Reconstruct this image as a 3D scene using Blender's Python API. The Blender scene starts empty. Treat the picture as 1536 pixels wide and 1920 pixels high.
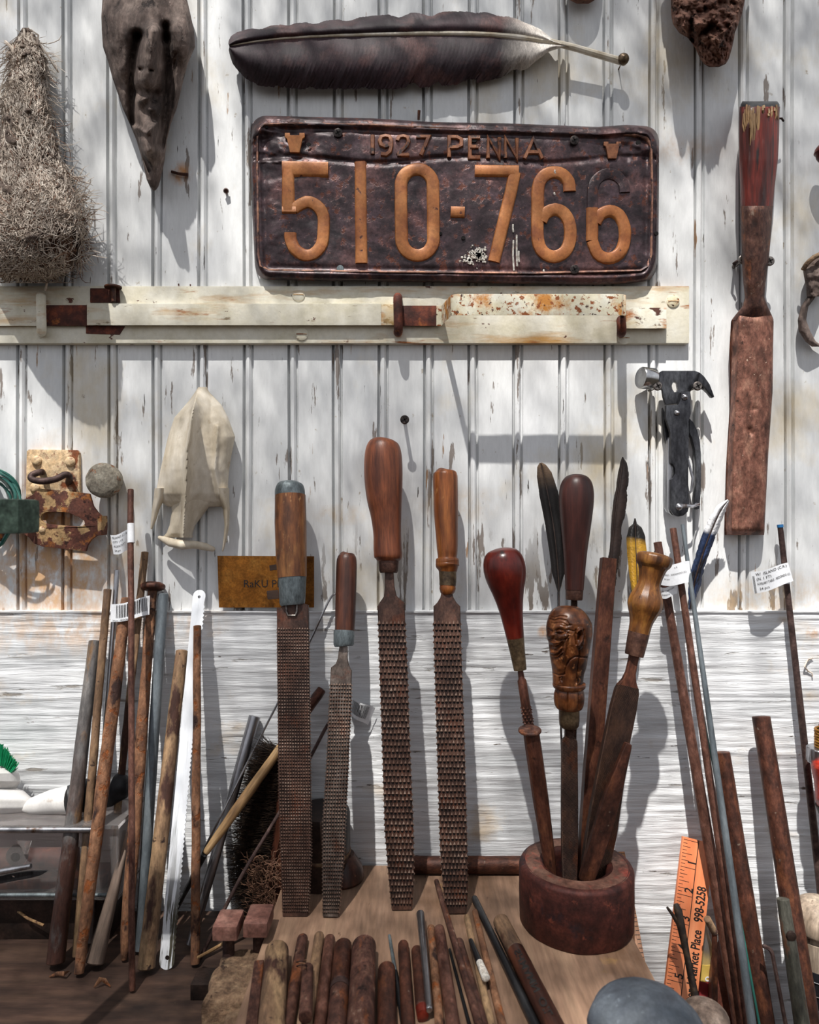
import bpy, bmesh, math, random
from mathutils import Vector, Matrix, noise, geometry
random.seed(7)
sc = bpy.context.scene
COL = sc.collection
V = Vector
PI = math.pi
# ---------------------------------------------------------------- camera, sky, sun, exposure
D = 0.65          # camera distance from the wall in metres
F = 1300.0        # focal length in pixels of a 1536 x 1920 frame
cam = bpy.data.cameras.new('camera'); camo = bpy.data.objects.new('camera', cam); COL.objects.link(camo)
camo.location = (0, -D, 0); camo.rotation_euler = (PI/2, 0, 0)
cam.sensor_fit = 'HORIZONTAL'; cam.sensor_width = 24.0; cam.lens = 24.0*F/1536.0
cam.clip_start = 0.01; cam.clip_end = 50
cam.dof.use_dof = True; cam.dof.focus_distance = 0.61; cam.dof.aperture_fstop = 7.0
sc.camera = camo
sc.view_settings.view_transform = 'Standard'; sc.view_settings.look = 'None'
sc.view_settings.gamma = 1.0; sc.view_settings.use_curve_mapping = False
sc.view_settings.exposure = 0.0
SUNDIR = V((0.33, 1.0, -2.0))
sun = bpy.data.lights.new('sun', 'SUN'); sun.energy = 7.6; sun.angle = math.radians(0.7); sun.color = (1.0, 0.97, 0.92)
suno = bpy.data.objects.new('sun', sun); COL.objects.link(suno)
suno.rotation_euler = SUNDIR.to_track_quat('-Z', 'Y').to_euler(); suno.location = (-0.6, -2, 4)
wd = bpy.data.worlds.new('sky'); sc.world = wd; wd.use_nodes = True
nt = wd.node_tree; nt.nodes.clear()
tc = nt.nodes.new('ShaderNodeTexCoord'); sx = nt.nodes.new('ShaderNodeSeparateXYZ')
rp = nt.nodes.new('ShaderNodeValToRGB'); bg = nt.nodes.new('ShaderNodeBackground'); wo = nt.nodes.new('ShaderNodeOutputWorld')
mr = nt.nodes.new('ShaderNodeMapRange'); mr.inputs['From Min'].default_value = -1; mr.inputs['From Max'].default_value = 1
nt.links.new(tc.outputs['Generated'], sx.inputs[0]); nt.links.new(sx.outputs['Z'], mr.inputs['Value'])
nt.links.new(mr.outputs[0], rp.inputs[0]); nt.links.new(rp.outputs[0], bg.inputs[0]); nt.links.new(bg.outputs[0], wo.inputs[0])
e = rp.color_ramp.elements
e[0].position = 0.42; e[0].color = (0.09, 0.075, 0.06, 1)
e[1].position = 0.98; e[1].color = (0.55, 0.57, 0.62, 1)
x = e.new(0.52); x.color = (0.62, 0.62, 0.64, 1)
x = e.new(0.66); x.color = (0.95, 0.98, 1.05, 1)
bg.inputs[1].default_value = 0.86

# ---------------------------------------------------------------- helpers
def W(px, py, s=0.0):
    "point that stands s metres out from the wall and is seen at pixel px, py"
    d = D-s
    return V(((px-768)*d/F, -s, -(py-960)*d/F))
def G(px, py, h):
    "point on the level h metres below the eye"
    d = h*F/(py-960)
    return W(px, py, D-d)
def pm(w, s): return w*(D-s)/F
def lin(c):
    if isinstance(c, str):
        c = tuple(int(c[i:i+2], 16) for i in (0, 2, 4))
    r = []
    for v in c[:3]:
        v = v/255.0
        r.append(v/12.92 if v <= 0.04045 else ((v+0.055)/1.055)**2.4)
    return (r[0], r[1], r[2], 1.0)
def interp(tab, t):
    "tab rows (t, a, b, ...) sorted; returns the interpolated tuple"
    if t <= tab[0][0]: return tab[0][1:]
    for i in range(len(tab)-1):
        if t <= tab[i+1][0]:
            k = (t-tab[i][0])/max(1e-9, tab[i+1][0]-tab[i][0])
            return tuple(a+(b-a)*k for a, b in zip(tab[i][1:], tab[i+1][1:]))
    return tab[-1][1:]
def sline(py0, s0, py1, s1):
    "standoff as a function of pixel row for a straight bar leaning between two points"
    z0 = -(py0-960)*(D-s0)/F; z1 = -(py1-960)*(D-s1)/F
    k = (s1-s0)/(z1-z0)
    def f(py):
        q = (py-960)/F
        return (s0-k*z0-k*q*D)/(1-k*q)
    return f
def fb(p, sc_=1.0, o=3): return noise.fractal(V(p)*sc_, 1.0, 2.0, o)
def dseg(p, a, b):
    ax, ay = a; bx, by = b
    dx, dy = bx-ax, by-ay
    l = dx*dx+dy*dy
    t = 0 if l == 0 else max(0, min(1, ((p[0]-ax)*dx+(p[1]-ay)*dy)/l))
    return math.hypot(p[0]-ax-dx*t, p[1]-ay-dy*t)
def stroke(p, pts, r, amp):
    d = min(dseg(p, pts[i], pts[i+1]) for i in range(len(pts)-1)) if len(pts) > 1 else math.hypot(p[0]-pts[0][0], p[1]-pts[0][1])
    return amp*math.exp(-(d/r)**2) if d < 3*r else 0.0

# ---------------------------------------------------------------- shapes: all return (verts, faces) in world space
def join(*ms):
    vs, fs = [], []
    for v, f in ms:
        o = len(vs); vs += v; fs += [tuple(i+o for i in q) for q in f]
    return vs, fs
def sweep(pts, secs, cap=True, side0=None):
    n = len(secs[0]); vs, fs = [], []
    dirs = []
    for i in range(len(pts)):
        a = pts[max(0, i-1)]; b = pts[min(len(pts)-1, i+1)]
        d = (b-a)
        dirs.append(d.normalized() if d.length > 1e-9 else V((0, 0, 1)))
    for i, (p, sec) in enumerate(zip(pts, secs)):
        d = dirs[i]
        ref = side0 if side0 else V((0, 1, 0))
        side = d.cross(ref)
        if side.length < 0.15: side = d.cross(V((0, 0, 1)))
        side.normalize(); nor = side.cross(d)
        if i and side.dot(last) < 0: side = -side; nor = -nor
        last = side
        for a, b in sec: vs.append(p+side*a+nor*b)
    for i in range(len(pts)-1):
        for j in range(n):
            k = (j+1) % n
            fs.append((i*n+j, i*n+k, (i+1)*n+k, (i+1)*n+j))
    if cap:
        fs.append(tuple(range(n-1, -1, -1))); fs.append(tuple((len(pts)-1)*n+j for j in range(n)))
    return vs, fs
def circ(r, n=18, flat=1.0): return [(r*math.cos(2*PI*j/n), r*flat*math.sin(2*PI*j/n)) for j in range(n)]
def rect(a, b, c=None):
    c = min(a, b)*0.3 if c is None else c
    return [(a, b-c), (a-c, b), (-a+c, b), (-a, b-c), (-a, -b+c), (-a+c, -b), (a-c, -b), (a, -b+c)]
def tube(pts, rad, n=16, flat=1.0, r0=False, r1=False, rough=0.0, sub=0.006, side0=None):
    "round bar through pts; r0/r1 round off the start/end"
    P, R = [], []
    if not isinstance(rad, (list, tuple)): rad = [rad]*len(pts)
    for i in range(len(pts)-1):
        a, b = pts[i], pts[i+1]; m = max(1, int((b-a).length/sub)) if rough else 1
        for k in range(m):
            P.append(a.lerp(b, k/m)); R.append(rad[i]+(rad[i+1]-rad[i])*k/m)
    P.append(pts[-1]); R.append(rad[-1])
    def capring(end, nxt, r, rd):
        d = (end-nxt).normalized(); out = []
        c = end-d*r*rd
        for a in (0.25, 0.5, 0.72, 0.88, 0.97): out.append((c+d*r*rd*math.sin(a*PI/2), r*math.cos(a*PI/2)))
        return c, out
    if r1:
        rd = 1.0 if r1 is True else r1
        c, o = capring(P[-1], P[-2], R[-1], rd); r = R[-1]; P[-1] = c
        for p, q in o: P.append(p); R.append(q)
    if r0:
        rd = 1.0 if r0 is True else r0
        c, o = capring(P[0], P[1], R[0], rd); P[0] = c
        for p, q in o: P.insert(0, p); R.insert(0, q)
    vs, fs = sweep(P, [circ(r, n, flat) for r in R], side0=side0)
    if rough:
        nv = []
        for i, v in enumerate(vs):
            c = P[min(len(P)-1, i//n)]
            k = 1+rough*fb(v, 90, 3)
            nv.append(c+(v-c)*k)
        vs = nv
    return vs, fs
def lathe(A, B, prof, n=32, flat=1.0, ell=None):
    "prof rows (t along A->B as fraction, radius in metres)"
    d = B-A
    pts = [A+d*t for t, r in prof]
    dn = d.normalized(); side = dn.cross(V((0, 1, 0)))
    if side.length < .15: side = dn.cross(V((0, 0, 1)))
    side.normalize(); nor = side.cross(dn)
    vs, fs = [], []
    for p, (t, r) in zip(pts, prof):
        for j in range(n):
            a = 2*PI*j/n
            vs.append(p+side*r*math.cos(a)+nor*r*flat*math.sin(a))
    for i in range(len(pts)-1):
        for j in range(n):
            k = (j+1) % n
            fs.append((i*n+j, i*n+k, (i+1)*n+k, (i+1)*n+j))
    fs.append(tuple(range(n-1, -1, -1))); fs.append(tuple((len(pts)-1)*n+j for j in range(n)))
    return vs, fs
def smoothprof(prof, m=60):
    "Catmull-Rom through a (t, r) profile"
    out = []
    n = len(prof)
    for i in range(n-1):
        p0 = prof[max(0, i-1)]; p1 = prof[i]; p2 = prof[i+1]; p3 = prof[min(n-1, i+2)]
        k = max(2, int(m*abs(p2[0]-p1[0]))+2)
        for j in range(k):
            t = j/k
            q = []
            for a, b, c, d in zip(p0, p1, p2, p3):
                q.append(0.5*((2*b)+(-a+c)*t+(2*a-5*b+4*c-d)*t*t+(-a+3*b-3*c+d)*t**3))
            q[1] = max(0.00005, q[1]); out.append(tuple(q))
    out.append(prof[-1])
    return out
def prism(poly, s0, s1, holes=()):
    "pixel polygon extruded between two standoffs, real thickness; holes are pixel polygons too"
    loops = [list(poly)]+[list(h) for h in holes]
    flat = [p for l in loops for p in l]
    tri = geometry.tessellate_polygon([[V((x, y, 0)) for x, y in l] for l in loops])
    n = len(flat)
    sm = (s0+s1)/2
    def pt(x, y, s):
        w = W(x, y, sm); return V((w.x, -s, w.z))
    vs = [pt(x, y, s1) for x, y in flat]+[pt(x, y, s0) for x, y in flat]
    fs = []
    for t in tri: fs.append(tuple(t)); fs.append(tuple(n+i for i in reversed(t)))
    o = 0
    for l in loops:
        m = len(l)
        for i in range(m):
            j = (i+1) % m
            fs.append((o+i, o+j, n+o+j, n+o+i))
        o += m
    return vs, fs
def box(a, b):
    x0, y0, z0 = a; x1, y1, z1 = b
    vs = [V(p) for p in ((x0, y0, z0), (x1, y0, z0), (x1, y1, z0), (x0, y1, z0), (x0, y0, z1), (x1, y0, z1), (x1, y1, z1), (x0, y1, z1))]
    return vs, [(0, 3, 2, 1), (4, 5, 6, 7), (0, 1, 5, 4), (1, 2, 6, 5), (2, 3, 7, 6), (3, 0, 4, 7)]
def relief(rows, nu, nv, sback, hf, edge=0.15, power=0.5, round_back=0.35):
    "solid hung on the wall: rows (py, xl, xr, thick); hf(px, py, a, v) adds to the thickness"
    y0, y1 = rows[0][0], rows[-1][0]
    vs, fs = [], []
    for half in (0, 1):
        for i in range(nv+1):
            v = i/nv; py = y0+(y1-y0)*v
            xl, xr, th = interp(rows, py)
            for j in range(nu+1):
                a = j/nu; u = .5-.5*math.cos(PI*a)
                px = xl+(xr-xl)*u
                c = max(0.0, 1-(2*u-1)**2)**power
                if half == 0: s = sback+th*round_back+th*(1-round_back)*c+hf(px, py, a, v)*(0.15+0.85*min(1, c*2))
                else: s = sback+th*round_back*(1-c)
                vs.append(W(px, py, s))
    n = (nu+1)*(nv+1); w = nu+1
    for i in range(nv):
        for j in range(nu):
            q = (i*w+j, i*w+j+1, (i+1)*w+j+1, (i+1)*w+j)
            fs.append(q); fs.append(tuple(n+k for k in reversed(q)))
        for j in (0, nu):
            fs.append((i*w+j, (i+1)*w+j, n+(i+1)*w+j, n+i*w+j))
    for i in (0, nv):
        for j in range(nu): fs.append((i*w+j, i*w+j+1, n+i*w+j+1, n+i*w+j))
    return vs, fs
def strand(pts, r, n=3):
    return tube(pts, [r]*(len(pts)-1)+[r*0.4], n=n)
def cr(pts, m=6):
    "smooth a polyline of pixel points or vectors"
    out = []
    n = len(pts)
    for i in range(n-1):
        p0 = pts[max(0, i-1)]; p1 = pts[i]; p2 = pts[i+1]; p3 = pts[min(n-1, i+2)]
        for j in range(m):
            t = j/m
            q = tuple(0.5*((2*b)+(-a+c)*t+(2*a-5*b+4*c-d)*t*t+(-a+3*b-3*c+d)*t**3) for a, b, c, d in zip(p0, p1, p2, p3))
            out.append(V(q) if len(q) == 3 else q)
    out.append(V(pts[-1]) if len(pts[-1]) == 3 else tuple(pts[-1]))
    return out
def emboss(pts, w, s, h, closed=False):
    "raised lettering stroke: pixel polyline, pixel width, standing h metres above standoff s"
    P = [W(x, y, s) for x, y in pts]
    if closed: P = P+[P[0], P[1]]
    vs, fs = [], []
    hw = pm(w/2, s)
    prof = [(-hw, 0), (-hw*0.82, h*0.8), (-hw*0.6, h), (hw*0.6, h), (hw*0.82, h*0.8), (hw, 0)]
    L = len(P)
    rng = range(L) if not closed else range(1, L)
    idx = 0
    for i in rng:
        if closed:
            a = P[i-1]; b = P[i+1] if i+1 < L else P[2]
        else:
            a = P[max(0, i-1)]; b = P[min(L-1, i+1)]
        d0 = (P[i]-a); d1 = (b-P[i])
        d0 = d0.normalized() if d0.length > 0 else d1.normalized(); d1 = d1.normalized() if d1.length > 0 else d0
        d = (d0+d1).normalized()
        side = V((d.z, 0, -d.x))
        k = 1/max(0.5, d.dot(d0))
        for x_, y_ in prof: vs.append(P[i]+side*x_*k+V((0, -y_, 0)))
        idx += 1
    m = len(prof)
    for i in range(idx-1):
        for j in range(m-1): fs.append((i*m+j, i*m+j+1, (i+1)*m+j+1, (i+1)*m+j))
        fs.append((i*m+m-1, i*m, (i+1)*m, (i+1)*m+m-1))
    if not closed:
        fs.append(tuple(range(m))); fs.append(tuple((idx-1)*m+j for j in reversed(range(m))))
    return vs, fs

# ---------------------------------------------------------------- objects
def mk(name, md, mat, M=None, parent=None, smooth=True, bev=0.0, ang=35, weld=True):
    vs, fs = md
    Mi = M.inverted() if M is not None else Matrix.Identity(4)
    me = bpy.data.meshes.new(name)
    me.from_pydata([tuple(Mi @ v) for v in vs], [], fs)
    bm = bmesh.new(); bm.from_mesh(me)
    if weld: bmesh.ops.remove_doubles(bm, verts=bm.verts, dist=1e-6)
    bmesh.ops.recalc_face_normals(bm, faces=bm.faces)
    if bev:
        ed = [e_ for e_ in bm.edges if len(e_.link_faces) == 2 and e_.calc_face_angle(0) > math.radians(30)]
        bmesh.ops.bevel(bm, geom=ed, offset=bev, segments=2, profile=0.7, affect='EDGES', clamp_overlap=True)
    if smooth:
        for f in bm.faces: f.smooth = True
        for e_ in bm.edges:
            if len(e_.link_faces) == 2 and e_.calc_face_angle(0) > math.radians(ang): e_.smooth = False
    bm.to_mesh(me); bm.free()
    me.materials.append(mat)
    o = bpy.data.objects.new(name, me); COL.objects.link(o)
    if parent is not None: o.parent = parent
    elif M is not None: o.matrix_world = M
    return o
def tag(o, label=None, cat=None, group=None, kind=None):
    if label: o['label'] = label
    if cat: o['category'] = cat
    if group: o['group'] = group
    if kind: o['kind'] = kind
    return o
def frame(A, B=None):
    "matrix at A whose z axis points to B"
    if B is None: return Matrix.Translation(A)
    z = (B-A).normalized(); x_ = z.cross(V((0, 1, 0)))
    if x_.length < 0.1: x_ = V((1, 0, 0))
    x_.normalize(); y_ = z.cross(x_)
    R = Matrix((x_, y_, z)).transposed().to_4x4()
    return Matrix.Translation(A) @ R
class Thing:
    def __init__(s, name, label, cat, A, B=None, group=None):
        s.M = frame(A, B)
        s.o = bpy.data.objects.new(name, None); COL.objects.link(s.o); s.o.empty_display_size = 0.02
        s.o.matrix_world = s.M; tag(s.o, label, cat, group)
    def part(s, name, md, mat, parent=None, label=None, kind=None, **k):
        o = mk(name, md, mat, s.M, parent or s.o, **k)
        return tag(o, label, None, None, kind)
def solo(name, label, cat, md, mat, A, B=None, group=None, **k):
    return tag(mk(name, md, mat, frame(A, B), None, **k), label, cat, group)
def text_md(body, org, xd, yd, size, depth=0.00015, align='LEFT', bold=0.0, ys=1.0):
    cu = bpy.data.curves.new('text', 'FONT'); cu.body = body; cu.size = 1; cu.align_x = align; cu.extrude = 0.0; cu.offset = bold
    cu.resolution_u = 3
    ob = bpy.data.objects.new('text', cu)
    me = ob.to_mesh()
    nz = xd.cross(yd).normalized()
    xd = xd.normalized(); yd = yd.normalized()
    vs = [org+xd*v.co.x*size+yd*v.co.y*size*ys+nz*depth for v in me.vertices]
    fs = [tuple(p.vertices) for p in me.polygons]
    ob.to_mesh_clear(); bpy.data.objects.remove(ob); bpy.data.curves.remove(cu)
    return vs, fs

# ---------------------------------------------------------------- materials
GAIN = {'carved_walnut_wood': .62, 'honey_brown_handle_wood': .72, 'reddish_brown_handle_wood': .76, 'worn_brown_handle_wood': .8, 'brown_rusted_iron': 0.72, 'dark_rusted_iron': 0.7, 'reddish_rusted_rod': 0.66, 'orange_flaking_rust': 0.72, 'tan_weathered_pipe': 0.8, 'rusted_rasp_steel': 0.7, 'worn_rasp_steel': 0.75, 'cross_cut_file_steel': 0.75, 'rust_brown_file': 0.72, 'rusty_iron_ring': 0.85, 'worn_ring_face': 0.85, 'dark_driftwood': 1.0, 'reddish_driftwood': 0.85, 'brown_bench_wood': 0.42, 'worn_plywood': 0.74, 'dark_plate_enamel': 0.8, 'copper_orange_enamel': 0.92, 'blue_grey_stone': 0.55, 'grey_pipe': 0.85, 'grey_pipe_rusting_down': 0.85, 'tarnished_brass_sheet': 0.85, 'brown_cork': 0.75, 'rusted_painted_hasp': 0.8, 'dull_brown_iron': 0.75}
FINE = {'pale_quill': .06, 'worn_steel': .12, 'bright_steel': .08, 'grey_pipe': .2, 'dark_steel': .2, 'worn_plywood': .25, 'blue_grey_stone': .22, 'dark_red_varnished_wood': .18, 'dark_maroon_wood': .25, 'carved_walnut_wood': .3, 'golden_brown_carved_wood': .3, 'copper_orange_enamel': .2, 'worn_copper_lettering': .25, 'dull_brown_iron': .3, 'white_paint': 0.07, 'white_weathered_board': 0.12, 'cream_paint_rusting': 0.07, 'cream_paint': 0.07, 'cream_paint_pitted': 0.07, 'white_saw_paint': 0.07, 'white_paper': 0.07, 'white_plastic': 0.07, 'orange_lacquered_wood': 0.07, 'old_bone': 0.07}
def mat(name, cols, scale=120, stretch=(1, 1, 1), rough=0.7, metal=0.0, bump=0.25, bscale=500, bstretch=None, patches=(), spots=(), wave=None,
        rnd=True, spec=0.4, dist=0.0006, detail=6, trans=0.0, alpha=None, sss=0, fine=.38, gain=1.0):
    gain = GAIN.get(name, gain); fine = FINE.get(name, fine)
    m = bpy.data.materials.new(name); m.use_nodes = True
    t = m.node_tree; N = t.nodes; L = t.links
    b = N['Principled BSDF']; b.inputs['Roughness'].default_value = rough; b.inputs['Metallic'].default_value = metal
    b.inputs['Specular IOR Level'].default_value = spec
    co = N.new('ShaderNodeTexCoord').outputs['Object']
    base = co
    if rnd:
        oi = N.new('ShaderNodeObjectInfo'); mu = N.new('ShaderNodeMath'); mu.operation = 'MULTIPLY'; mu.inputs[1].default_value = 7.3
        L.new(oi.outputs['Random'], mu.inputs[0])
        va = N.new('ShaderNodeVectorMath'); va.operation = 'ADD'; L.new(co, va.inputs[0]); L.new(mu.outputs[0], va.inputs[1]); co = va.outputs[0]
    def nz(sc_, st, det=detail, rg=0.62):
        mp = N.new('ShaderNodeMapping'); mp.inputs['Scale'].default_value = st; L.new(co, mp.inputs[0])
        n = N.new('ShaderNodeTexNoise'); n.inputs['Scale'].default_value = sc_; n.inputs['Detail'].default_value = det; n.inputs['Roughness'].default_value = rg
        L.new(mp.outputs[0], n.inputs['Vector']); return n.outputs['Fac']
    if len(cols) == 1:
        rgb = N.new('ShaderNodeRGB'); rgb.outputs[0].default_value = lin(cols[0]); cur = rgb.outputs[0]
    else:
        r = N.new('ShaderNodeValToRGB'); el = r.color_ramp.elements
        lo, hi = 0.33, 0.67
        for i, c in enumerate(cols):
            p = lo+(hi-lo)*i/(len(cols)-1)
            if i == 0: el[0].position = p; el[0].color = lin(c)
            elif i == len(cols)-1: el[-1].position = p; el[-1].color = lin(c)
            else: q = el.new(p); q.color = lin(c)
        L.new(nz(scale, stretch), r.inputs[0]); cur = r.outputs[0]
    def mix(fac, c):
        nonlocal cur
        mx = N.new('ShaderNodeMix'); mx.data_type = 'RGBA'; L.new(fac, mx.inputs[0]); L.new(cur, mx.inputs[6]); mx.inputs[7].default_value = lin(c); cur = mx.outputs[2]
    masks = []
    for pt_ in patches:    # (colour, scale, stretch, lo, hi)
        c, s_, st, lo, hi = pt_[:5]
        q = N.new('ShaderNodeMapRange'); q.inputs['From Min'].default_value = lo; q.inputs['From Max'].default_value = hi
        L.new(nz(s_, st), q.inputs['Value']); f = q.outputs[0]
        if len(pt_) > 5:   # limited along z: (z0, z1) fades in from z0 to z1
            z0, z1 = pt_[5]
            sp = N.new('ShaderNodeSeparateXYZ'); L.new(base, sp.inputs[0])
            q2 = N.new('ShaderNodeMapRange'); q2.inputs['From Min'].default_value = z0; q2.inputs['From Max'].default_value = z1; L.new(sp.outputs['Z'], q2.inputs['Value'])
            mm = N.new('ShaderNodeMath'); mm.operation = 'MULTIPLY'; L.new(f, mm.inputs[0]); L.new(q2.outputs[0], mm.inputs[1]); f = mm.outputs[0]
        mix(f, c); masks.append(f)
    for c, ctr, rad, k in spots:    # stain round a point: colour, centre, radii, strength
        mp = N.new('ShaderNodeMapping'); mp.vector_type = 'POINT'
        mp.inputs['Location'].default_value = tuple(-a/b_ for a, b_ in zip(ctr, rad)); mp.inputs['Scale'].default_value = tuple(1/b_ for b_ in rad)
        L.new(base, mp.inputs[0]); le = N.new('ShaderNodeVectorMath'); le.operation = 'LENGTH'; L.new(mp.outputs[0], le.inputs[0])
        q = N.new('ShaderNodeMapRange'); q.inputs['From Min'].default_value = 1; q.inputs['From Max'].default_value = 0.3; L.new(le.outputs['Value'], q.inputs['Value'])
        n2 = N.new('ShaderNodeMapRange'); n2.inputs['From Min'].default_value = 0.38; n2.inputs['From Max'].default_value = 0.6; n2.inputs['To Max'].default_value = k
        L.new(nz(90, (1, 1, 0.6)), n2.inputs['Value'])
        mm = N.new('ShaderNodeMath'); mm.operation = 'MULTIPLY'; L.new(q.outputs[0], mm.inputs[0]); L.new(n2.outputs[0], mm.inputs[1]); mix(mm.outputs[0], c)
    if fine and bump:
        def mul(sc_, st, lo, hi):
            nonlocal cur
            q = N.new('ShaderNodeMapRange'); q.inputs['From Min'].default_value = .32; q.inputs['From Max'].default_value = .68; q.inputs['To Min'].default_value = lo*gain; q.inputs['To Max'].default_value = hi*gain
            L.new(nz(sc_, st, 4, .7), q.inputs['Value']); vm = N.new('ShaderNodeVectorMath'); vm.operation = 'SCALE'; L.new(cur, vm.inputs[0]); L.new(q.outputs[0], vm.inputs['Scale']); cur = vm.outputs[0]
        mul(bscale*.9, bstretch or stretch, 1-fine, 1+fine*.7)
        if fine > .2: gain = 1.0; mul(bscale*.28, bstretch or stretch, 1-fine*.75, 1+fine*.55)
    L.new(cur, b.inputs['Base Color'])
    if bump:
        h = nz(bscale, bstretch or stretch)
        if masks:
            mm = N.new('ShaderNodeMath'); mm.operation = 'MULTIPLY_ADD'; L.new(masks[0], mm.inputs[0]); mm.inputs[1].default_value = -0.6; L.new(h, mm.inputs[2]); h = mm.outputs[0]
        if wave:
            sc_, rot, amt = wave
            mp = N.new('ShaderNodeMapping'); mp.inputs['Rotation'].default_value = rot; L.new(base, mp.inputs[0])
            w = N.new('ShaderNodeTexWave'); w.wave_type = 'BANDS'; w.bands_direction = 'Z'; w.inputs['Scale'].default_value = sc_; w.inputs['Distortion'].default_value = 0.4; L.new(mp.outputs[0], w.inputs['Vector'])
            mm = N.new('ShaderNodeMath'); mm.operation = 'MULTIPLY_ADD'; L.new(w.outputs['Fac'], mm.inputs[0]); mm.inputs[1].default_value = amt; L.new(h, mm.inputs[2]); h = mm.outputs[0]
        bu = N.new('ShaderNodeBump'); bu.inputs['Strength'].default_value = bump; bu.inputs['Distance'].default_value = dist
        L.new(h, bu.inputs['Height']); L.new(bu.outputs[0], b.inputs['Normal'])
    if trans: b.inputs['Transmission Weight'].default_value = trans
    return m
S1 = (1, 1, 1)
Mt = {}
Mt['wall'] = mat('white_paint', ['c9cbcd', 'dcdddd', 'e2e3e4'], 14, (1, 1, .25), .55, bump=.35, bscale=160, bstretch=(1.6, 1, .35), rnd=False, dist=.0012,
    patches=[('877e78', 55, (1.5, 1, .20), .625, .64), ('9a7c62', 46, (2.2, 1, .2), .67, .69), ('cbbda2', 9, (1, 1, .7), .54, .75), ('786e66', 34, (1.4, 1, .22), .605, .62, (0.0, -.085)), ('3c3632', 170, (1.2, 1, .09), .675, .69), ('a89c8c', 120, (1, 1, .8), .66, .72), ('6a625c', 320, S1, .72, .74)],
    spots=[('b07a4a', W(95, 985), (.045, 1, .09), 1.0), ('c9a27a', W(100, 1070), (.10, 1, .075), 1.0), ('c8863a', W(338, 325), (.014, 1, .013), .9), ('b88a50', W(1280, 280), (.05, 1, .02), .35), ('c8a878', W(860, 945), (.05, 1, .02), .35), ('c8a878', W(640, 965), (.03, 1, .012), .4), ('caa878', W(1450, 1120), (.09, 1, .03), .5)])
Mt['board'] = mat('white_weathered_board', ['c6c8ca', 'dcdddf', 'e4e5e6'], 22, (.3, 1, 1.6), .6, bump=.8, bscale=120, bstretch=(.10, 1, 1.7), rnd=False, dist=.0022,
    patches=[('9c9690', 60, (.3, 1, 2.5), .64, .70), ('c4b096', 16, (.6, 1, 1), .60, .75), ('5a5048', 150, (.22, 1, 1.2), .69, .71), ('a89c90', 260, (.5, 1, 1), .70, .73)],
    spots=[('c79a6a', W(250, 1160), (.10, 1, .03), .6), ('c98a3a', W(1020, 1185), (.008, 1, .008), 1), ('c98a3a', W(1520, 1185), (.008, 1, .008), 1), ('c9a27a', W(100, 1180), (.12, 1, .03), .5)])
Mt['bar'] = mat('cream_paint_rusting', ['cfc8b4', 'dedaca', 'e3e0d4'], 50, S1, .55, bump=.35, bscale=300, rnd=False,
    patches=[('a8642a', 60, (.5, 1, 1.2), .54, .64), ('4d2a1e', 45, (.6, 1, 1), .58, .61), ('c8a66a', 25, (.5, 1, 1), .48, .68)])
Mt['barclean'] = mat('cream_paint', ['c6bfa8', 'd6d0be', 'dedacc'], 40, S1, .55, bump=.35, bscale=250, rnd=False,
    patches=[('b58a50', 30, (.25, 1, 1.6), .54, .70), ('9c5c28', 55, (.3, 1, 1.8), .63, .70), ('5a3324', 90, (.6, 1, 1), .665, .68), ('8c7c64', 200, (.3, 1, 1), .66, .70)])
Mt['barspeck'] = mat('cream_paint_pitted', ['cbbf9e', 'd9d2ba', 'e0dccc'], 60, S1, .6, bump=.4, bscale=300, rnd=False,
    patches=[('b8792f', 55, S1, .50, .64), ('8a4a1e', 200, S1, .555, .60), ('3d1e12', 170, S1, .62, .64)])
Mt['barust'] = mat('bare_rusted_iron', ['3a1c16', '542a20', '7a3d28'], 80, S1, .75, bump=.5, bscale=400, patches=[('c8b48a', 60, S1, .66, .68), ('a8602c', 60, S1, .60, .68)])
Mt['rust'] = mat('brown_rusted_iron', ['422c26', '644238', '825c4c'], 160, (1, 1, .6), .58, .3, bump=.5, bscale=600, patches=[('9c5c38', 90, (1, 1, .4), .56, .68), ('2e1c18', 120, S1, .60, .68), ('a89080', 160, (1, 1, .6), .63, .70)])
Mt['rustdark'] = mat('dark_rusted_iron', ['3c2620', '5c382c', '7c4c3a'], 120, (1, 1, .5), .5, .4, bump=.45, bscale=600, patches=[('8a5438', 70, (1, 1, .4), .56, .70), ('8a7668', 190, S1, .66, .71)])
Mt['rustred'] = mat('reddish_rusted_rod', ['5c3c32', '7a5244', '94685a'], 160, (1, 1, .5), .5, .35, bump=.35, bscale=700, patches=[('4a2820', 60, (1, 1, .3), .56, .66)])
Mt['rustorange'] = mat('orange_flaking_rust', ['6a4838', '8f6448', 'b08060'], 90, (1, 1, .5), .8, .1, bump=.7, bscale=500, dist=.001, patches=[('9a5628', 110, S1, .56, .64), ('3c2620', 50, (1, 1, .5), .55, .62)])
Mt['rusttan'] = mat('tan_weathered_pipe', ['5a4436', '8a6c52', 'b0906c'], 60, (1, 1, .3), .75, .1, bump=.4, bscale=500, patches=[('3c2a24', 130, S1, .62, .68), ('4a2e24', 30, (1, 1, .4), .54, .60)])
Mt['rasp'] = mat('rusted_rasp_steel', ['42322d', '5e453c', '7c5a4c'], 70, (1, 1, .6), .5, .45, bump=.3, bscale=700, patches=[('7d4a36', 50, S1, .55, .7)])
Mt['rasppale'] = mat('worn_rasp_steel', ['4e4440', '6c5f57', '8d8078'], 80, (1, 1, .6), .45, .5, bump=.3, bscale=700, patches=[('6b4434', 50, S1, .56, .7)])
Mt['pitshade'] = mat('painted_pit_shade', ['120d0c'], rough=.9, bump=0)  # flat black standing in for shade in the tooth hollows
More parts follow.
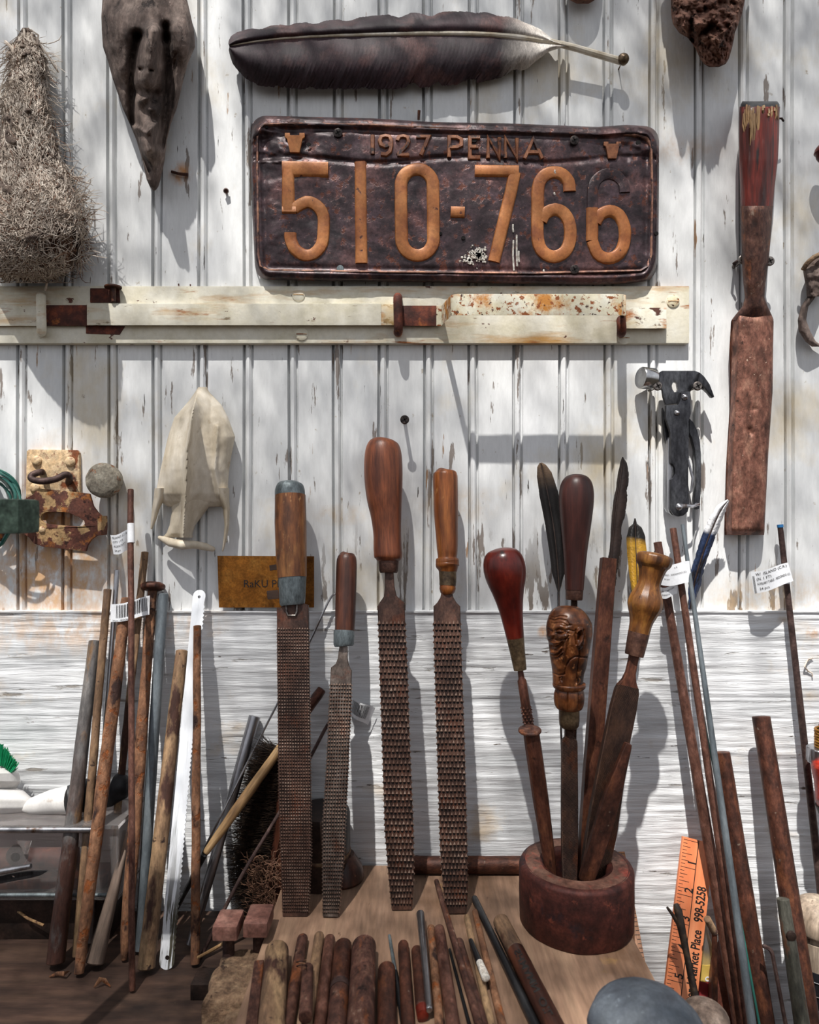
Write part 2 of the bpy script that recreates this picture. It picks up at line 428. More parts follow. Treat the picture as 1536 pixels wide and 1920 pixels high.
Mt['rasptip'] = mat('worn_tooth_steel', ['6a4e42', '8d7264', 'b8a090'], 90, (1, 1, .6), .4, .5, bump=.2, bscale=700)
Mt['filemat'] = mat('cross_cut_file_steel', ['3f3029', '5a4238', '74523f'], 60, (1, 1, .5), .45, .5, bump=.9, bscale=700, patches=[('8a4c2c', 45, (1, 1, .5), .57, .7)], wave=(330, (0, .35, 0), 2.5), dist=.0006)
Mt['smoothfile'] = mat('rust_brown_file', ['4a2c22', '6c4132', '8a573f'], 120, (1, 1, .35), .48, .4, bump=.3, bscale=700, patches=[('35221c', 80, S1, .6, .7)])
Mt['steel'] = mat('worn_steel', ['76767a', 'a0a0a4', 'c4c4c8'], 60, (1, 1, .2), .28, .95, bump=.15, bscale=600, patches=[('6a5444', 70, (1, 1, .4), .60, .72)])
Mt['steeldark'] = mat('dark_steel', ['26272a', '3a3b3e', '57585a'], 60, (1, 1, .2), .33, .75, bump=.2, bscale=600, patches=[('5c4234', 60, (1, 1, .4), .62, .72)])
Mt['zinc'] = mat('grey_zinc', ['565d60', '6f787b', '868f92'], 90, (1, 1, .4), .5, .55, bump=.2, bscale=700, patches=[('4a4440', 90, S1, .64, .7)])
Mt['greypipe'] = mat('grey_pipe', ['4c5256', '687076', '7f878c'], 60, (1, 1, .3), .5, .35, bump=.25, bscale=600, patches=[('8a705a', 70, (1, 1, .4), .62, .68)])
Mt['greyrust'] = mat('grey_pipe_rusting_down', ['5c5a5a', '74706e', '8a847e'], 60, (1, 1, .3), .5, .3, bump=.35, bscale=500, patches=[('4a3028', 40, (1, 1, .4), .40, .5, (.20, .08)), ('86684a', 60, (1, 1, .4), .52, .62)])
Mt['bladerust'] = mat('pitted_blade_rust', ['5e3e32', '86594a', 'a67a66'], 130, (1, 1, .5), .5, .35, bump=.6, bscale=500, dist=.001, patches=[('c0a490', 240, S1, .66, .69), ('4a2c22', 40, (1, 1, .6), .52, .64), ('2e1c16', 150, S1, .66, .68)])
Mt['drab'] = mat('drab_grey_green_pipe', ['34332e', '4c4b43', '64625a'], 70, (1, 1, .3), .5, .35, bump=.35, bscale=500, patches=[('6a4a38', 60, (1, 1, .4), .60, .68)])
Mt['sawpaint'] = mat('white_saw_paint', ['dfe3ea', 'e8ebf0', 'eef0f4'], 60, (1, 1, .2), .45, bump=.15, bscale=400, patches=[('9c9e9e', 60, (2.2, 1, .10), .50, .58), ('4c483c', 90, (2.0, 1, .14), .50, .54, (.10, .04))])
def wood(n, cols, sc_=70, st=(1, 1, .12), rough=.42, **k): return mat(n, cols, sc_, st, rough, bump=k.pop('bump', .3), bscale=k.pop('bscale', 420), bstretch=k.pop('bstretch', (1, 1, .10)), gain=k.pop('gain', .8), **k)
Mt['wood1'] = wood('worn_brown_handle_wood', ['4c2c1a', '7a4a2a', 'a06c3e'], 90, (1, 1, .3), patches=[('c09060', 160, (1, 1, .4), .62, .72), ('3a2218', 50, S1, .60, .75)])
Mt['wood2'] = wood('dark_brown_handle_wood', ['2c1813', '45261c', '663a28'], 90, patches=[('96684a', 200, (1, 1, .5), .68, .74)])
Mt['wood3'] = wood('reddish_brown_handle_wood', ['5a2e1e', '84482c', 'a05e3c'], 80, patches=[('b88058', 50, (1, 1, .5), .60, .8), ('3e1f16', 190, (1, 1, .06), .62, .68)])
Mt['wood4'] = wood('honey_brown_handle_wood', ['5c2c14', '8f4f24', 'b26c34'], 80, rough=.35, patches=[('2c1a14', 80, (1, 1, .3), .66, .69), ('d0965a', 120, (1, 1, .3), .66, .72)])
Mt['woodred'] = wood('dark_red_varnished_wood', ['3c100c', '5e1c14', '7c2c1e'], 50, (1, 1, .5), rough=.28, bump=.08, patches=[('1e0c0c', 60, (1, 1, .6), .58, .68)])
Mt['woodmar'] = wood('dark_maroon_wood', ['2a1412', '41201b', '5a2e26'], 70, (1, 1, .1), rough=.4, bump=.12)
Mt['woodcarve'] = wood('carved_walnut_wood', ['40200f', '75401f', 'a0643a'], 110, (1, 1, .6), rough=.36, bump=.15, bscale=300, bstretch=(1, 1, .6), patches=[('2e160c', 50, S1, .52, .66), ('b8784a', 170, S1, .60, .66)])
Mt['woodknob'] = wood('golden_brown_carved_wood', ['40240f', '6f431c', '96662f'], 110, (1, 1, .35), rough=.42, bump=.25, patches=[('30190c', 130, (1, 1, .5), .60, .68)])
Mt['stake'] = wood('grey_weathered_wood', ['594a42', '7a685c', '958478'], 80, (1, 1, .06), rough=.8)
Mt['stick'] = wood('tan_stick_wood', ['7c5c3e', 'a8845a', 'c2a074'], 70, (1, 1, .15), rough=.6, patches=[('503020', 60, (1, 1, .3), .60, .66)])
Mt['bench'] = mat('brown_bench_wood', ['4e382e', '6e5244', '8a6a56'], 40, (.22, 1.2, 1), .7, bump=.35, bscale=120, bstretch=(.15, 1.2, 1), rnd=False, patches=[('3a2a24', 12, (.5, 1, 1), .56, .7), ('a08878', 200, S1, .70, .74)])
Mt['plank'] = mat('worn_plywood', ['806450', '9c7c66', 'b09076'], 36, (1.6, .25, 1), .65, bump=.3, bscale=160, bstretch=(1.5, .12, 1), rnd=False, patches=[('7a5a42', 14, (1, .6, 1), .56, .72), ('5c4234', 110, (1.5, .4, 1), .66, .72), ('b08a50', 30, S1, .64, .78)])
Mt['plateblk'] = mat('dark_plate_enamel', ['2e2428', '463639', '624c52'], 60, S1, .36, .3, bump=.35, bscale=400, rnd=False, patches=[('6c3e30', 120, S1, .56, .62), ('7e5a58', 26, S1, .53, .68), ('a67a68', 300, S1, .68, .72)])
Mt['plateorg'] = mat('copper_orange_enamel', ['9a5a30', 'b4713e', 'c2814c'], 50, S1, .45, .1, bump=.25, bscale=400, patches=[('5a3226', 110, S1, .66, .68), ('8a4e2e', 40, S1, .55, .7)])
Mt['plateletter'] = mat('worn_copper_lettering', ['6e4330', '8a5638', 'a06a48'], 120, S1, .5, .1, bump=.3, bscale=400, patches=[('3c2a28', 100, S1, .55, .62)])
Mt['platerim'] = mat('rusty_plate_edge', ['4a3430', '8a6050', 'a87a5e'], 100, S1, .5, .2, bump=.3, bscale=400, patches=[('3c2a2c', 60, S1, .52, .6)])
Mt['guano'] = mat('dried_white_splash', ['b0a498', 'd8d2c8', 'e8e4dc'], 300, S1, .9, bump=.5, bscale=900)
Mt['screw'] = mat('dark_screw_steel', ['2a2524', '3c3533', '554c48'], 300, S1, .4, .7, bump=.2)
Mt['screwlight'] = mat('grey_screw_steel', ['5c5552', '7b746f', '948d88'], 300, S1, .38, .8, bump=.2)
Mt['black'] = mat('black_recess', ['100c0b'], rough=.9, bump=0)
Mt['drift'] = mat('dark_driftwood', ['40342f', '665750', '86766d'], 60, (1, 1, .35), .85, bump=.8, bscale=330, bstretch=(1, 1, .4), dist=.0014, patches=[('251c19', 80, (1, 1, .4), .60, .68), ('9c8b82', 260, S1, .64, .72)])
Mt['drift2'] = mat('reddish_driftwood', ['4c2f26', '7d5646', 'a27a66'], 70, (1, 1, .6), .85, bump=1.0, bscale=260, dist=.002, patches=[('30190f', 90, S1, .60, .64), ('8a5a48', 40, S1, .55, .65)])
Mt['bone'] = mat('old_bone', ['a89a84', 'c6baa6', 'dcd3c4'], 40, (1, 1, .5), .5, bump=.2, bscale=300, patches=[('9a8468', 60, S1, .60, .74), ('7a6248', 200, S1, .70, .74)], sss=1)
Mt['hasp'] = mat('rusted_painted_hasp', ['4a2a22', '643a2e', '7a4a3a'], 90, S1, .7, .2, bump=.5, bscale=500, patches=[('b8966a', 34, S1, .54, .57), ('a0622e', 60, S1, .56, .62), ('3a1c14', 90, S1, .62, .66)])
Mt['hasppl'] = mat('cream_rusting_plate', ['b49068', 'ccb08a', 'd8c4a4'], 60, S1, .65, bump=.45, bscale=500, patches=[('7a4220', 60, S1, .54, .62), ('3c2018', 70, S1, .62, .68)])
Mt['ironrod'] = mat('dull_brown_iron', ['3a2a28', '54403c', '6c5650'], 120, S1, .6, .4, bump=.4, bscale=600)
Mt['knob'] = mat('grey_weathered_knob', ['6c6458', '8a8274', '9c9688'], 150, S1, .8, bump=.6, bscale=500, patches=[('8a5a3c', 120, S1, .60, .66), ('4c443c', 140, (1, 1, .5), .62, .68)])
Mt['brass'] = mat('tarnished_brass_sheet', ['84501a', 'a06626', 'b88440'], 18, (1.2, 1, 1.2), .42, .55, bump=.12, bscale=500, patches=[('5c3812', 40, S1, .60, .72)])
Mt['brassfer'] = mat('tarnished_brass_ferrule', ['4a3c30', '6c5a44', '88745a'], 80, S1, .4, .6, bump=.25)
Mt['rustfer'] = mat('rusted_ferrule', ['3c2822', '573c32', '6e4e40'], 90, S1, .5, .5, bump=.3)
Mt['ink'] = mat('black_ink', ['1c1715'], rough=.7, bump=0)
Mt['paper'] = mat('white_paper', ['e2e4e8', 'ecedf0'], 100, S1, .7, bump=.1)
Mt['grass_green'] = mat('green_plastic_bristle', ['0f7a4e', '1fa56c'], 90, S1, .45, bump=0)
Mt['plwhite'] = mat('white_plastic', ['c9c6c2', 'dedbd8'], 30, S1, .35, bump=.05, patches=[('b09c88', 50, S1, .62, .74)])
Mt['plblack'] = mat('black_rubber', ['141417', '202126'], 60, S1, .5, bump=.1)
Mt['bristle'] = mat('black_bristle', ['16110f', '2a201a', '4a3a2c'], 200, S1, .5, bump=0)
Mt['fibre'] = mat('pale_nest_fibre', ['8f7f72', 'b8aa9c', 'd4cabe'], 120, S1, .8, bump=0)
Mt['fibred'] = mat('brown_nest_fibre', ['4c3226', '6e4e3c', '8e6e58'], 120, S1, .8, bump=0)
Mt['nestcore'] = mat('matted_nest_felt', ['3c2c24', '66564c', '8c7e72'], 90, S1, .9, bump=1, bscale=250, dist=.003)
Mt['stone'] = mat('blue_grey_stone', ['4e545e', '636b76', '757d86'], 45, S1, .7, bump=.3, bscale=300, patches=[('8d98a2', 180, S1, .63, .72), ('46505c', 24, (1, 1, .4), .56, .7)])
Mt['ring'] = mat('rusty_iron_ring', ['381c18', '502822', '68362c'], 60, S1, .6, .3, bump=.45, bscale=400, patches=[('2c2228', 40, S1, .56, .66), ('7c4030', 90, S1, .62, .7)])
Mt['ringtop'] = mat('worn_ring_face', ['5c3e34', '7a5648', '927060'], 60, S1, .6, .25, bump=.4, bscale=300, patches=[('a04a3c', 34, S1, .52, .62), ('44302a', 50, S1, .6, .7)])
Mt['ruler'] = mat('orange_lacquered_wood', ['d0744a', 'de865a', 'e8966a'], 70, (1, 1, .1), .4, bump=.1, bscale=300)
Mt['ruler2'] = mat('brown_ruler_wood', ['8a5c3c', 'a87450', 'bc8a64'], 70, (1, 1, .1), .5, bump=.1)
Mt['cork'] = mat('brown_cork', ['6a5240', '8a6e56', 'a0866a'], 130, S1, .9, bump=.9, bscale=420, dist=.0015, patches=[('4c382c', 100, S1, .62, .68)])
Mt['brick'] = mat('brown_painted_iron', ['5c3c34', '7a544a', '8e685c'], 60, S1, .6, bump=.4, bscale=300)
Mt['greenfoam'] = mat('dark_green_felt', ['2c3a30', '44554a', '5a6c5e'], 120, S1, .9, bump=.3)
Mt['cableg'] = mat('green_cable', ['1d4a44', '2e665c'], 60, S1, .4, bump=0)
Mt['cablew'] = mat('pale_cable', ['8a9690', 'b4beb8'], 60, S1, .4, bump=0)
Mt['clay'] = mat('dark_red_clay', ['4c2a22', '6a3c30', '84503e'], 40, S1, .5, bump=.2)
Mt['knobcream'] = wood('pale_turned_wood', ['8a7866', 'a89684', 'c0b09c'], 60, (1, 1, .3), rough=.6, patches=[('5c4434', 100, (1, 1, .2), .60, .68)])
Mt['redpaint'] = mat('red_enamel', ['a82018', 'c43a28', 'd0503a'], 60, S1, .35, bump=.15, patches=[('3c2420', 120, S1, .62, .66)])
Mt['tin'] = mat('dark_tin', ['1e1816', '30241f', '42302a'], 50, S1, .45, .2, bump=.2)
Mt['yellow'] = mat('yellow_print', ['c8a84c', 'd8bc6c'], 60, S1, .5, bump=0)
Mt['maroonp'] = mat('maroon_print', ['8c2c34', 'a03c40'], 60, S1, .5, bump=0)
def clear(n, col, rough=.08, ior=1.45):
    m = bpy.data.materials.new(n); m.use_nodes = True
    b = m.node_tree.nodes['Principled BSDF']; b.inputs['Base Color'].default_value = lin(col); b.inputs['Roughness'].default_value = rough
    b.inputs['Transmission Weight'].default_value = .92; b.inputs['IOR'].default_value = ior
    return m
Mt['clear'] = clear('scuffed_clear_plastic', 'f4eeec', .06, 1.3)
Mt['jar'] = clear('frosted_jar_plastic', 'e8e4e4', .45, 1.25)
# ================================================================ THE SETTING
GROOVES = [34+84.6*k for k in range(-9, 27)]
def wallboard():
    "tongue and groove boards with a bead beside every joint"
    prof = []
    for g in GROOVES:
        x0 = (g-768)*D/F; p = D/F
        prof += [(x0-9*p, 0), (x0-3.2*p, 0.0), (x0-1.9*p, .0058), (x0+1.3*p, .0060), (x0+2.6*p, .0004), (x0+6*p, -.0012), (x0+9.5*p, -.0012), (x0+12.5*p, .0006), (x0+14*p, .0036), (x0+15.6*p, .0034), (x0+18*p, 0)]
    z0, z1 = -(1150-960)*D/F, .9
    vs = []; fs = []
    zs = [z0+(z1-z0)*i/40 for i in range(41)]
    for z in zs:
        for x_, y_ in prof: vs.append(V((x_+.0006*math.sin(z*9+x_*40), y_+.0003*fb((x_*30, z*6, 0)), z)))
    n = len(prof)
    for i in range(40):
        for j in range(n-1): fs.append((i*n+j, i*n+j+1, (i+1)*n+j+1, (i+1)*n+j))
    return vs, fs
tag(mk('wall_back', wallboard(), Mt['wall'], smooth=False), kind='structure')
tag(mk('wall_behind', box((-.8, .010, -.8), (.85, .03, .9)), Mt['stake'], smooth=False), kind='structure')
def lowboard():
    "the wide horizontal board below, raised rough grain, standing a little proud"
    nx, nz_ = 420, 300
    x0, x1 = -.62, .66; z1, z0 = -(1146-960)*D/F+.0, -.62
    vs, fs = [], []
    for i in range(nz_+1):
        z = z0+(z1-z0)*i/nz_
        for j in range(nx+1):
            x_ = x0+(x1-x0)*j/nx
            warp = .006*fb((x_*5, z*9, 2), 1, 2)
            g = abs(noise.fractal(V((x_*5, 3.1, (z+warp)*210)), 1, 2, 3))
            y_ = -.004-.0013*(g-.2)-.0006*fb((x_*12, 9, z*60))
            if i == nz_: y_ = -.0055
            vs.append(V((x_, y_, z)))
    w = nx+1
    for i in range(nz_):
        for j in range(nx): fs.append((i*w+j, i*w+j+1, (i+1)*w+j+1, (i+1)*w+j))
    top = join((vs, fs), box((x0, -.0055, z1-.0005), (x1, .004, z1+.0008)))
    return top
tag(mk('wall_lower', lowboard(), Mt['board'], ang=60), kind='structure')
BL, BC, BR = .37, .3275, .56       # levels below the eye: left bench, raised plywood, right shelf
bm_ = box((-.62, -.40, -BL-.03), (.172, -.0062, -BL))
tag(solo('workbench', 'dark brown wooden workbench along the foot of the white wall', 'workbench', bm_, Mt['bench'], V((-.2, -.2, -BL-.03)), bev=.002), None)
tag(mk('floor', box((.1725, -.60, -BR-.02), (.62, -.0062, -BR)), Mt['bench'], smooth=False), kind='structure')
pl = join(box((-.112, -.33, -BC-.018), (.172, -.0072, -BC)), box((-.09, -.30, -BL), (-.03, -.03, -BC-.018)), box((.08, -.30, -BL), (.15, -.03, -BC-.018)))
solo('plywood_panel', 'pale brown raised plywood panel the rasps and rusty bars rest on', 'board', pl, Mt['plank'], V((.03, -.17, -BL)), bev=.0012)
# unseen leaf-like screen added overhead to dapple the sun (built at the end of the script)

# ================================================================ THINGS ON THE WALL
def screwhead(px, py, s, r=8.5, depth=.006, big=True):
    "cross-head screw: head and cross recess in one"
    A = W(px, py, s); R = pm(r, s)
    y = V((0, -1, 0))
    md = lathe(A+y*-depth, A+y*.0016, [(0, R*.4), (depth/(depth+.0016)*.9, R*.4), (depth/(depth+.0016), R), (.96, R), (1, R*.8)], 20)
    c = []
    for a in (.5, .5+PI/2):
        dx, dz = math.cos(a), math.sin(a)
        l, w = R*.62, R*.14
        vs = [A+V((dx*l*i-dz*w*j, -.00175+(.0008 if k else -.0002), dz*l*i+dx*w*j)) for k in (0, 1) for i, j in ((-1, -1), (1, -1), (1, 1), (-1, 1))]
        c.append((vs, [(0, 1, 2, 3), (7, 6, 5, 4), (0, 4, 5, 1), (1, 5, 6, 2), (2, 6, 7, 3), (3, 7, 4, 0)]))
    return md, join(*c)
def screw_thing(label, px, py, s, r, m='screw', group=None, depth=.006):
    T = Thing('wood_screw', label, 'screw', W(px, py, s), None, group)
    a, b = screwhead(px, py, s, r, depth)
    T.part('screw_head', a, Mt[m]); T.part('cross_recess', b, Mt['black'], smooth=False)
# ---- licence plate
PS = .010
def platexy(u, v):
    "bent outline of the plate in pixels"
    xl = interp([(0, 471), (.3, 470), (.6, 473), (1, 478)], v)[0]
    xr = interp([(0, 1236), (.3, 1236), (.7, 1235), (1, 1232)], v)[0]
    x_ = xl+(xr-xl)*u
    yt = interp([(0, 218), (.04, 217), (.3, 222), (.45, 229), (.62, 231), (.85, 238), (.92, 234), (1, 238)], u)[0]
    yb = interp([(0, 524), (.15, 527), (.5, 530), (.85, 534), (.93, 532), (1, 524)], u)[0]
    # rounded corners
    ex = min(u, 1-u)*765; r = 26
    k = r-math.sqrt(max(0, r*r-(r-ex)**2)) if ex < r else 0
    return x_, yt+k+(yb-k-yt-k)*v
def plate_h(px, py, u, v):
    dx = min(u, 1-u)*765; dy = min(v, 1-v)*305
    cr_ = 26
    if dx < cr_+6 and dy < cr_+6: e_ = min(min(dx, dy), 30-math.hypot(30-min(dx, 30), 30-min(dy, 30)))
    else: e_ = min(dx, dy)
    h = .0045*min(1, e_/5)
    h += .0022*math.exp(-((e_-14)/5.0)**2)          # raised rim
    h -= .0012*math.exp(-((e_-24)/6.0)**2)
    h -= .0022*math.exp(-((py-(300+6*math.sin(px*.02)))/5)**2)*(1 if e_ > 6 else 0)*(.5+.5*max(0, (1-abs(u-.45)*1.0)))
    h += .0011*fb((px*.009, py*.012, 1))+.00035*fb((px*.05, py*.05, 5))
    if px > 1090 or px < 640: h += .0030*fb((px*.02, py*.03, 8))*(1 if py < 305 else .25)*min(1, abs(px-865)/225-.9 if abs(px-865) > 203 else 0)*2
    h += stroke((px, py), [(500, 262), (540, 250), (580, 268)], 14, -.003)+stroke((px, py), [(1120, 330), (1170, 335)], 12, -.002)
    return h
def plate_md():
    nu, nv = 300, 124
    vs, fs = [], []
    for i in range(nv+1):
        for j in range(nu+1):
            u, v = j/nu, i/nv
            px, py = platexy(u, v)
            vs.append(W(px, py, PS+plate_h(px, py, u, v)))
    n = len(vs)
    for i in range(nv+1):
        for j in range(nu+1):
            px, py = platexy(j/nu, i/nv); vs.append(W(px, py, PS+plate_h(px, py, j/nu, i/nv)-.0009))
    w = nu+1
    for i in range(nv):
        for j in range(nu):
            q = (i*w+j, i*w+j+1, (i+1)*w+j+1, (i+1)*w+j); fs.append(q); fs.append(tuple(n+k for k in reversed(q)))
        for j in (0, nu): fs.append((i*w+j, (i+1)*w+j, n+(i+1)*w+j, n+i*w+j))
    for i in (0, nv):
        for j in range(nu): fs.append((i*w+j, i*w+j+1, n+i*w+j+1, n+i*w+j))
    return vs, fs
T = Thing('license_plate', 'rusty dark 1927 license plate with embossed copper-coloured digits, screwed above the painted bar', 'license plate', W(853, 527, 0))
T.part('plate', plate_md(), Mt['plateblk'], ang=60)
FS = PS+.0045
def dg(pts, w=26, closed=False, h=.0022, m='plateorg', smooth_=3, name='digit'):
    P = cr(pts, smooth_) if smooth_ else pts
    md = emboss(P, w, FS-.0012, h+.0012, closed)
    # settle the stroke on the bent sheet
    nv_ = []
    for v in md[0]:
        d = D+v.y; px = 768+v.x*F/d; py = 960-v.z*F/d
        k = plate_h(px, py, (px-471)/765, (py-222)/305)-.0045
        nv_.append(V((v.x, v.y-max(-.0012, min(.0012, k)), v.z)))
    return nv_, md[1]
def dpart(mds, m='plateorg', name='digit', **k): return T.part(name, join(*mds), Mt[m], ang=40, **k)
dpart([dg([(616, 319), (530, 319)], 32, smooth_=0), dg([(541, 320), (541, 398)], 25, smooth_=0), dg([(530, 395), (556, 395)], 16, smooth_=0),
       dg([(552, 392), (575, 380), (594, 386), (606, 404), (607, 430), (604, 458), (590, 476), (573, 480), (555, 470), (546, 452), (545, 438)], 25)])
dpart([dg([(676, 305), (678, 495)], 25, smooth_=0)])
dpart([dg([(782+30*math.cos(a), 349-30*math.sin(a)) for a in [PI*k/14 for k in range(14, -1, -1)]][::1]+[(812+1*k/3, 349+k*33) for k in (1, 2)]+[(783+30*math.cos(a), 449+31*math.sin(a)) for a in [PI*k/14 for k in range(15)]]+[(752.5, 415), (752, 382)], 26, True, smooth_=0)])
T.part('hyphen', dg([(845, 399), (871, 400)], 23, smooth_=0), Mt['plateorg'])
dpart([dg([(890, 322), (972, 323)], 24, smooth_=0), dg([(965, 326), (958, 360), (926, 492)], 25, smooth_=0)])
six = [(1068, 360), (1066, 342), (1054, 328), (1036, 324), (1019, 332), (1009, 352), (1008, 400), (1008, 450), (1018, 474), (1038, 483), (1058, 474), (1068, 452), (1068, 424), (1058, 402), (1040, 394), (1022, 402), (1014, 416)]
dpart([dg(six, 26)])
sx2 = [(x_+102, y_+3) for x_, y_ in six]
dpart([dg(sx2[7:], 25), dg([sx2[7], (1110, 392)], 25, smooth_=0)])
T.part('digit', dg(sx2[:7]+[(1110, 396)], 23, h=.0016), Mt['plateblk'], label='upper half of the last 6 with its copper paint gone')
LET = {
 '1': [[(0, 18), (34, 0)][:0] or [(50, 0), (50, 100)]],
 '9': [[(95, 35), (80, 52), (50, 58), (15, 48), (5, 28), (18, 6), (50, 0), (82, 6), (95, 28), (95, 55), (85, 85), (55, 100), (15, 96)]],
 '2': [[(5, 25), (18, 5), (50, 0), (82, 8), (90, 28), (75, 52), (8, 98)], [(5, 98), (95, 98)]],
 '7': [[(5, 2), (95, 2), (75, 40), (40, 100)]],
 'P': [[(5, 100), (5, 0), (60, 0), (92, 12), (92, 42), (60, 54), (8, 54)]],
 'E': [[(90, 0), (5, 0), (5, 100), (92, 100)], [(5, 48), (75, 48)]],
 'N': [[(5, 100), (5, 0), (92, 100), (92, 0)]],
 'A': [[(0, 100), (50, 0), (100, 100)], [(20, 68), (80, 68)]]}
def letters(seq):
    for ch, x0, x1, y0, y1 in seq:
        mds = [dg([(x0+(x1-x0)*a/100, y0+(y1-y0)*b/100) for a, b in st], 8.5, smooth_=0, h=.0022) for st in LET[ch]]
        T.part('letter' if ch.isalpha() else 'digit', join(*mds), Mt['plateletter'], ang=40)
letters([('1', 690, 708, 255, 292), ('9', 711, 735, 256, 293), ('2', 744, 769, 257, 294), ('7', 779, 805, 258, 294)])
letters([('P', 841, 867, 259, 296), ('E', 880, 902, 260, 297), ('N', 914, 938, 261, 298), ('N', 946, 971, 262, 299), ('A', 983, 1016, 263, 300)])
def keystone(cx, cy, k=1.0):
    P = [(-17, -16), (-17, -9), (-13, -6), (-8, 17), (8, 17), (13, -6), (17, -9), (17, -16), (8, -16), (8, -12), (-8, -12), (-8, -16)]
    md = prism([(cx+a*k, cy+b*k) for a, b in P], FS-.001, FS+.0016)
    return md
T.part('keystone_emblem', keystone(553, 268, 1.1), Mt['plateorg'], bev=.0004)
T.part('keystone_emblem', keystone(1148, 282, .95), Mt['plateletter'], bev=.0004)
# rolled rim highlight strip where the paint has worn to copper
rim = [(497, 236), (560, 233), (700, 238), (860, 245), (1000, 250), (1150, 254), (1196, 256), (1212, 262), (1219, 278), (1221, 360), (1219, 480), (1213, 500), (1200, 508), (1000, 514), (700, 511), (505, 507), (490, 500), (486, 480), (484, 320), (484, 262), (487, 246)]
T.part('rim', dg(rim, 5, True, smooth_=0, h=.0016), Mt['platerim'], ang=60)
for (x_, y_) in ((634, 250), (1077, 264), (1077, 506)):
    a, b = screwhead(x_, y_, FS+.001, 8.5); sp = T.part('screw', a, Mt['screw']); T.part('cross_recess', b, Mt['black'], sp, smooth=False)
for (x_, y_, r_) in ((889, 262, 6), (1197, 268, 5), (638, 504, 7), (826, 438, 3.5), (485, 428, 4), (1231, 438, 4), (579, 271, 4), (500, 238, 3), (869, 446, 4)):
    A = W(x_, y_, FS+.0006); T.part('nail_hole', lathe(A, A+V((0, -.0006, 0)), [(0, pm(r_, FS)), (1, pm(r_, FS)*.9)], 14), Mt['black'] if (x_, y_) != (638, 504) else Mt['zinc'])
vs_ = []
for (cx, cy, n_, rr) in ((897, 478, 150, 24), (880, 489, 30, 20)):
    for q in range(n_):
        a = random.uniform(0, 2*PI); r_ = rr*abs(random.gauss(0, .5)); s_ = random.uniform(.8, 3.4)*(1.3-r_/rr*.6)
        A = W(cx+r_*math.cos(a), cy+.8*r_*math.sin(a), FS+.0016)
        vs_.append(lathe(A, A+V((0, -.0007, 0)), [(0, pm(max(.7, s_), FS)), (1, pm(max(.5, s_*.6), FS))], 7))
for (x_, y0, y1) in ((963, 450, 508), (969, 440, 500), (962, 420, 436), (973, 470, 492), (1041, 318, 326), (1040, 360, 366), (1020, 505, 512)):
    vs_.append(tube([W(x_, y0, FS+.0022), W(x_+random.uniform(-1, 1), (y0+y1)/2, FS+.002), W(x_+1, y1, FS+.0016)], pm(1.6, FS), 6, flat=.4, r0=True, r1=True))
T.part('white_splash', join(*vs_), Mt['guano'], kind='stuff')

# ---- long painted bar with sliding bolt
T = Thing('barrel_bolt', 'cream painted wooden batten with long sliding bar bolt, rust showing through', 'bolt', W(600, 650, 0))
bt = box((-.62, -.0075, W(0, 647, 0).z), (W(1291, 0, .005).x, .0005, W(0, 541, 0).z))
bvs, bfs = bt
T.part('batten', (bvs, bfs), Mt['barclean'], bev=.0012)
BS = .0075
def strap(rows, m, name, bev=.0006, **k):
    "flat iron strap following (px, s) at constant pixel rows; rows (px, ytop, ybot, s, thick)"
    vs, fs = [], []
    for px, yt, yb, s, th in rows:
        vs += [W(px, yt, s), W(px, yb, s), W(px, yb, s-th), W(px, yt, s-th)]
    n = len(rows)
    for i in range(n-1):
        for j in range(4):
            l = (j+1) % 4; fs.append((i*4+j, i*4+l, (i+1)*4+l, (i+1)*4+j))
    fs += [(0, 1, 2, 3), ((n-1)*4+3, (n-1)*4+2, (n-1)*4+1, (n-1)*4)]
    return T.part(name, (vs, fs), Mt[m], bev=bev, **k)
BX = -440
strap([(BX, 570, 611, .0115, .004), (80, 570, 611, .0115, .004)], 'barclean', 'bar')
strap([(80, 572, 611, .0112, .0037), (166, 572, 611, .0112, .0037)], 'barust', 'bar', label='bare dark rusty gap of the bar')
strap([(163, 569, 610, .0135, .006), (715, 569, 610, .0135, .006)], 'barclean', 'bar')
strap([(712, 571, 610, .0130, .005), (752, 571, 610, .0130, .005)], 'bar', 'bar')
strap([(750, 573, 611, .0125, .004), (820, 573, 611, .0125, .004)], 'barust', 'bar', label='bare rusty stretch of the bar')
strap([(818, 573, 611, .0125, .004), (828, 573, 611, .014, .004), (846, 553, 592, .057, .004), (858, 551, 591, .061, .004), (1166, 551, 591, .061, .004), (1173, 553, 592, .057, .004)], 'barspeck', 'handle_bar')
strap([(1174, 553, 592, .059, .040), (1163, 555, 592, .059, .040)], 'barspeck', 'bar_bracket')
strap([(1166, 577, 616, .0145, .006), (1250, 577, 616, .0145, .006)], 'bar', 'bar_tip')
for (x_, m_, hh) in ((77, 'barclean', (556, 622)), (746, 'barust', (558, 622)), (1165, 'barust', (556, 626))):
    P = [W(x_, hh[0], .006), W(x_, hh[0], .013), W(x_, hh[0]+8, .018), W(x_+1, hh[1]-10, .018), W(x_+1, hh[1], .014), W(x_, hh[1]+1, .006)] if x_ != 1165 else [W(x_, 600, .008), W(x_, 600, .030), W(x_, 604, .034), W(x_+1, 614, .034), W(x_+1, 622, .029), W(x_, 625, .008)]
    T.part('staple', tube(cr([tuple(p) for p in P], 4), pm(8.5, .02), 12), Mt[m_])
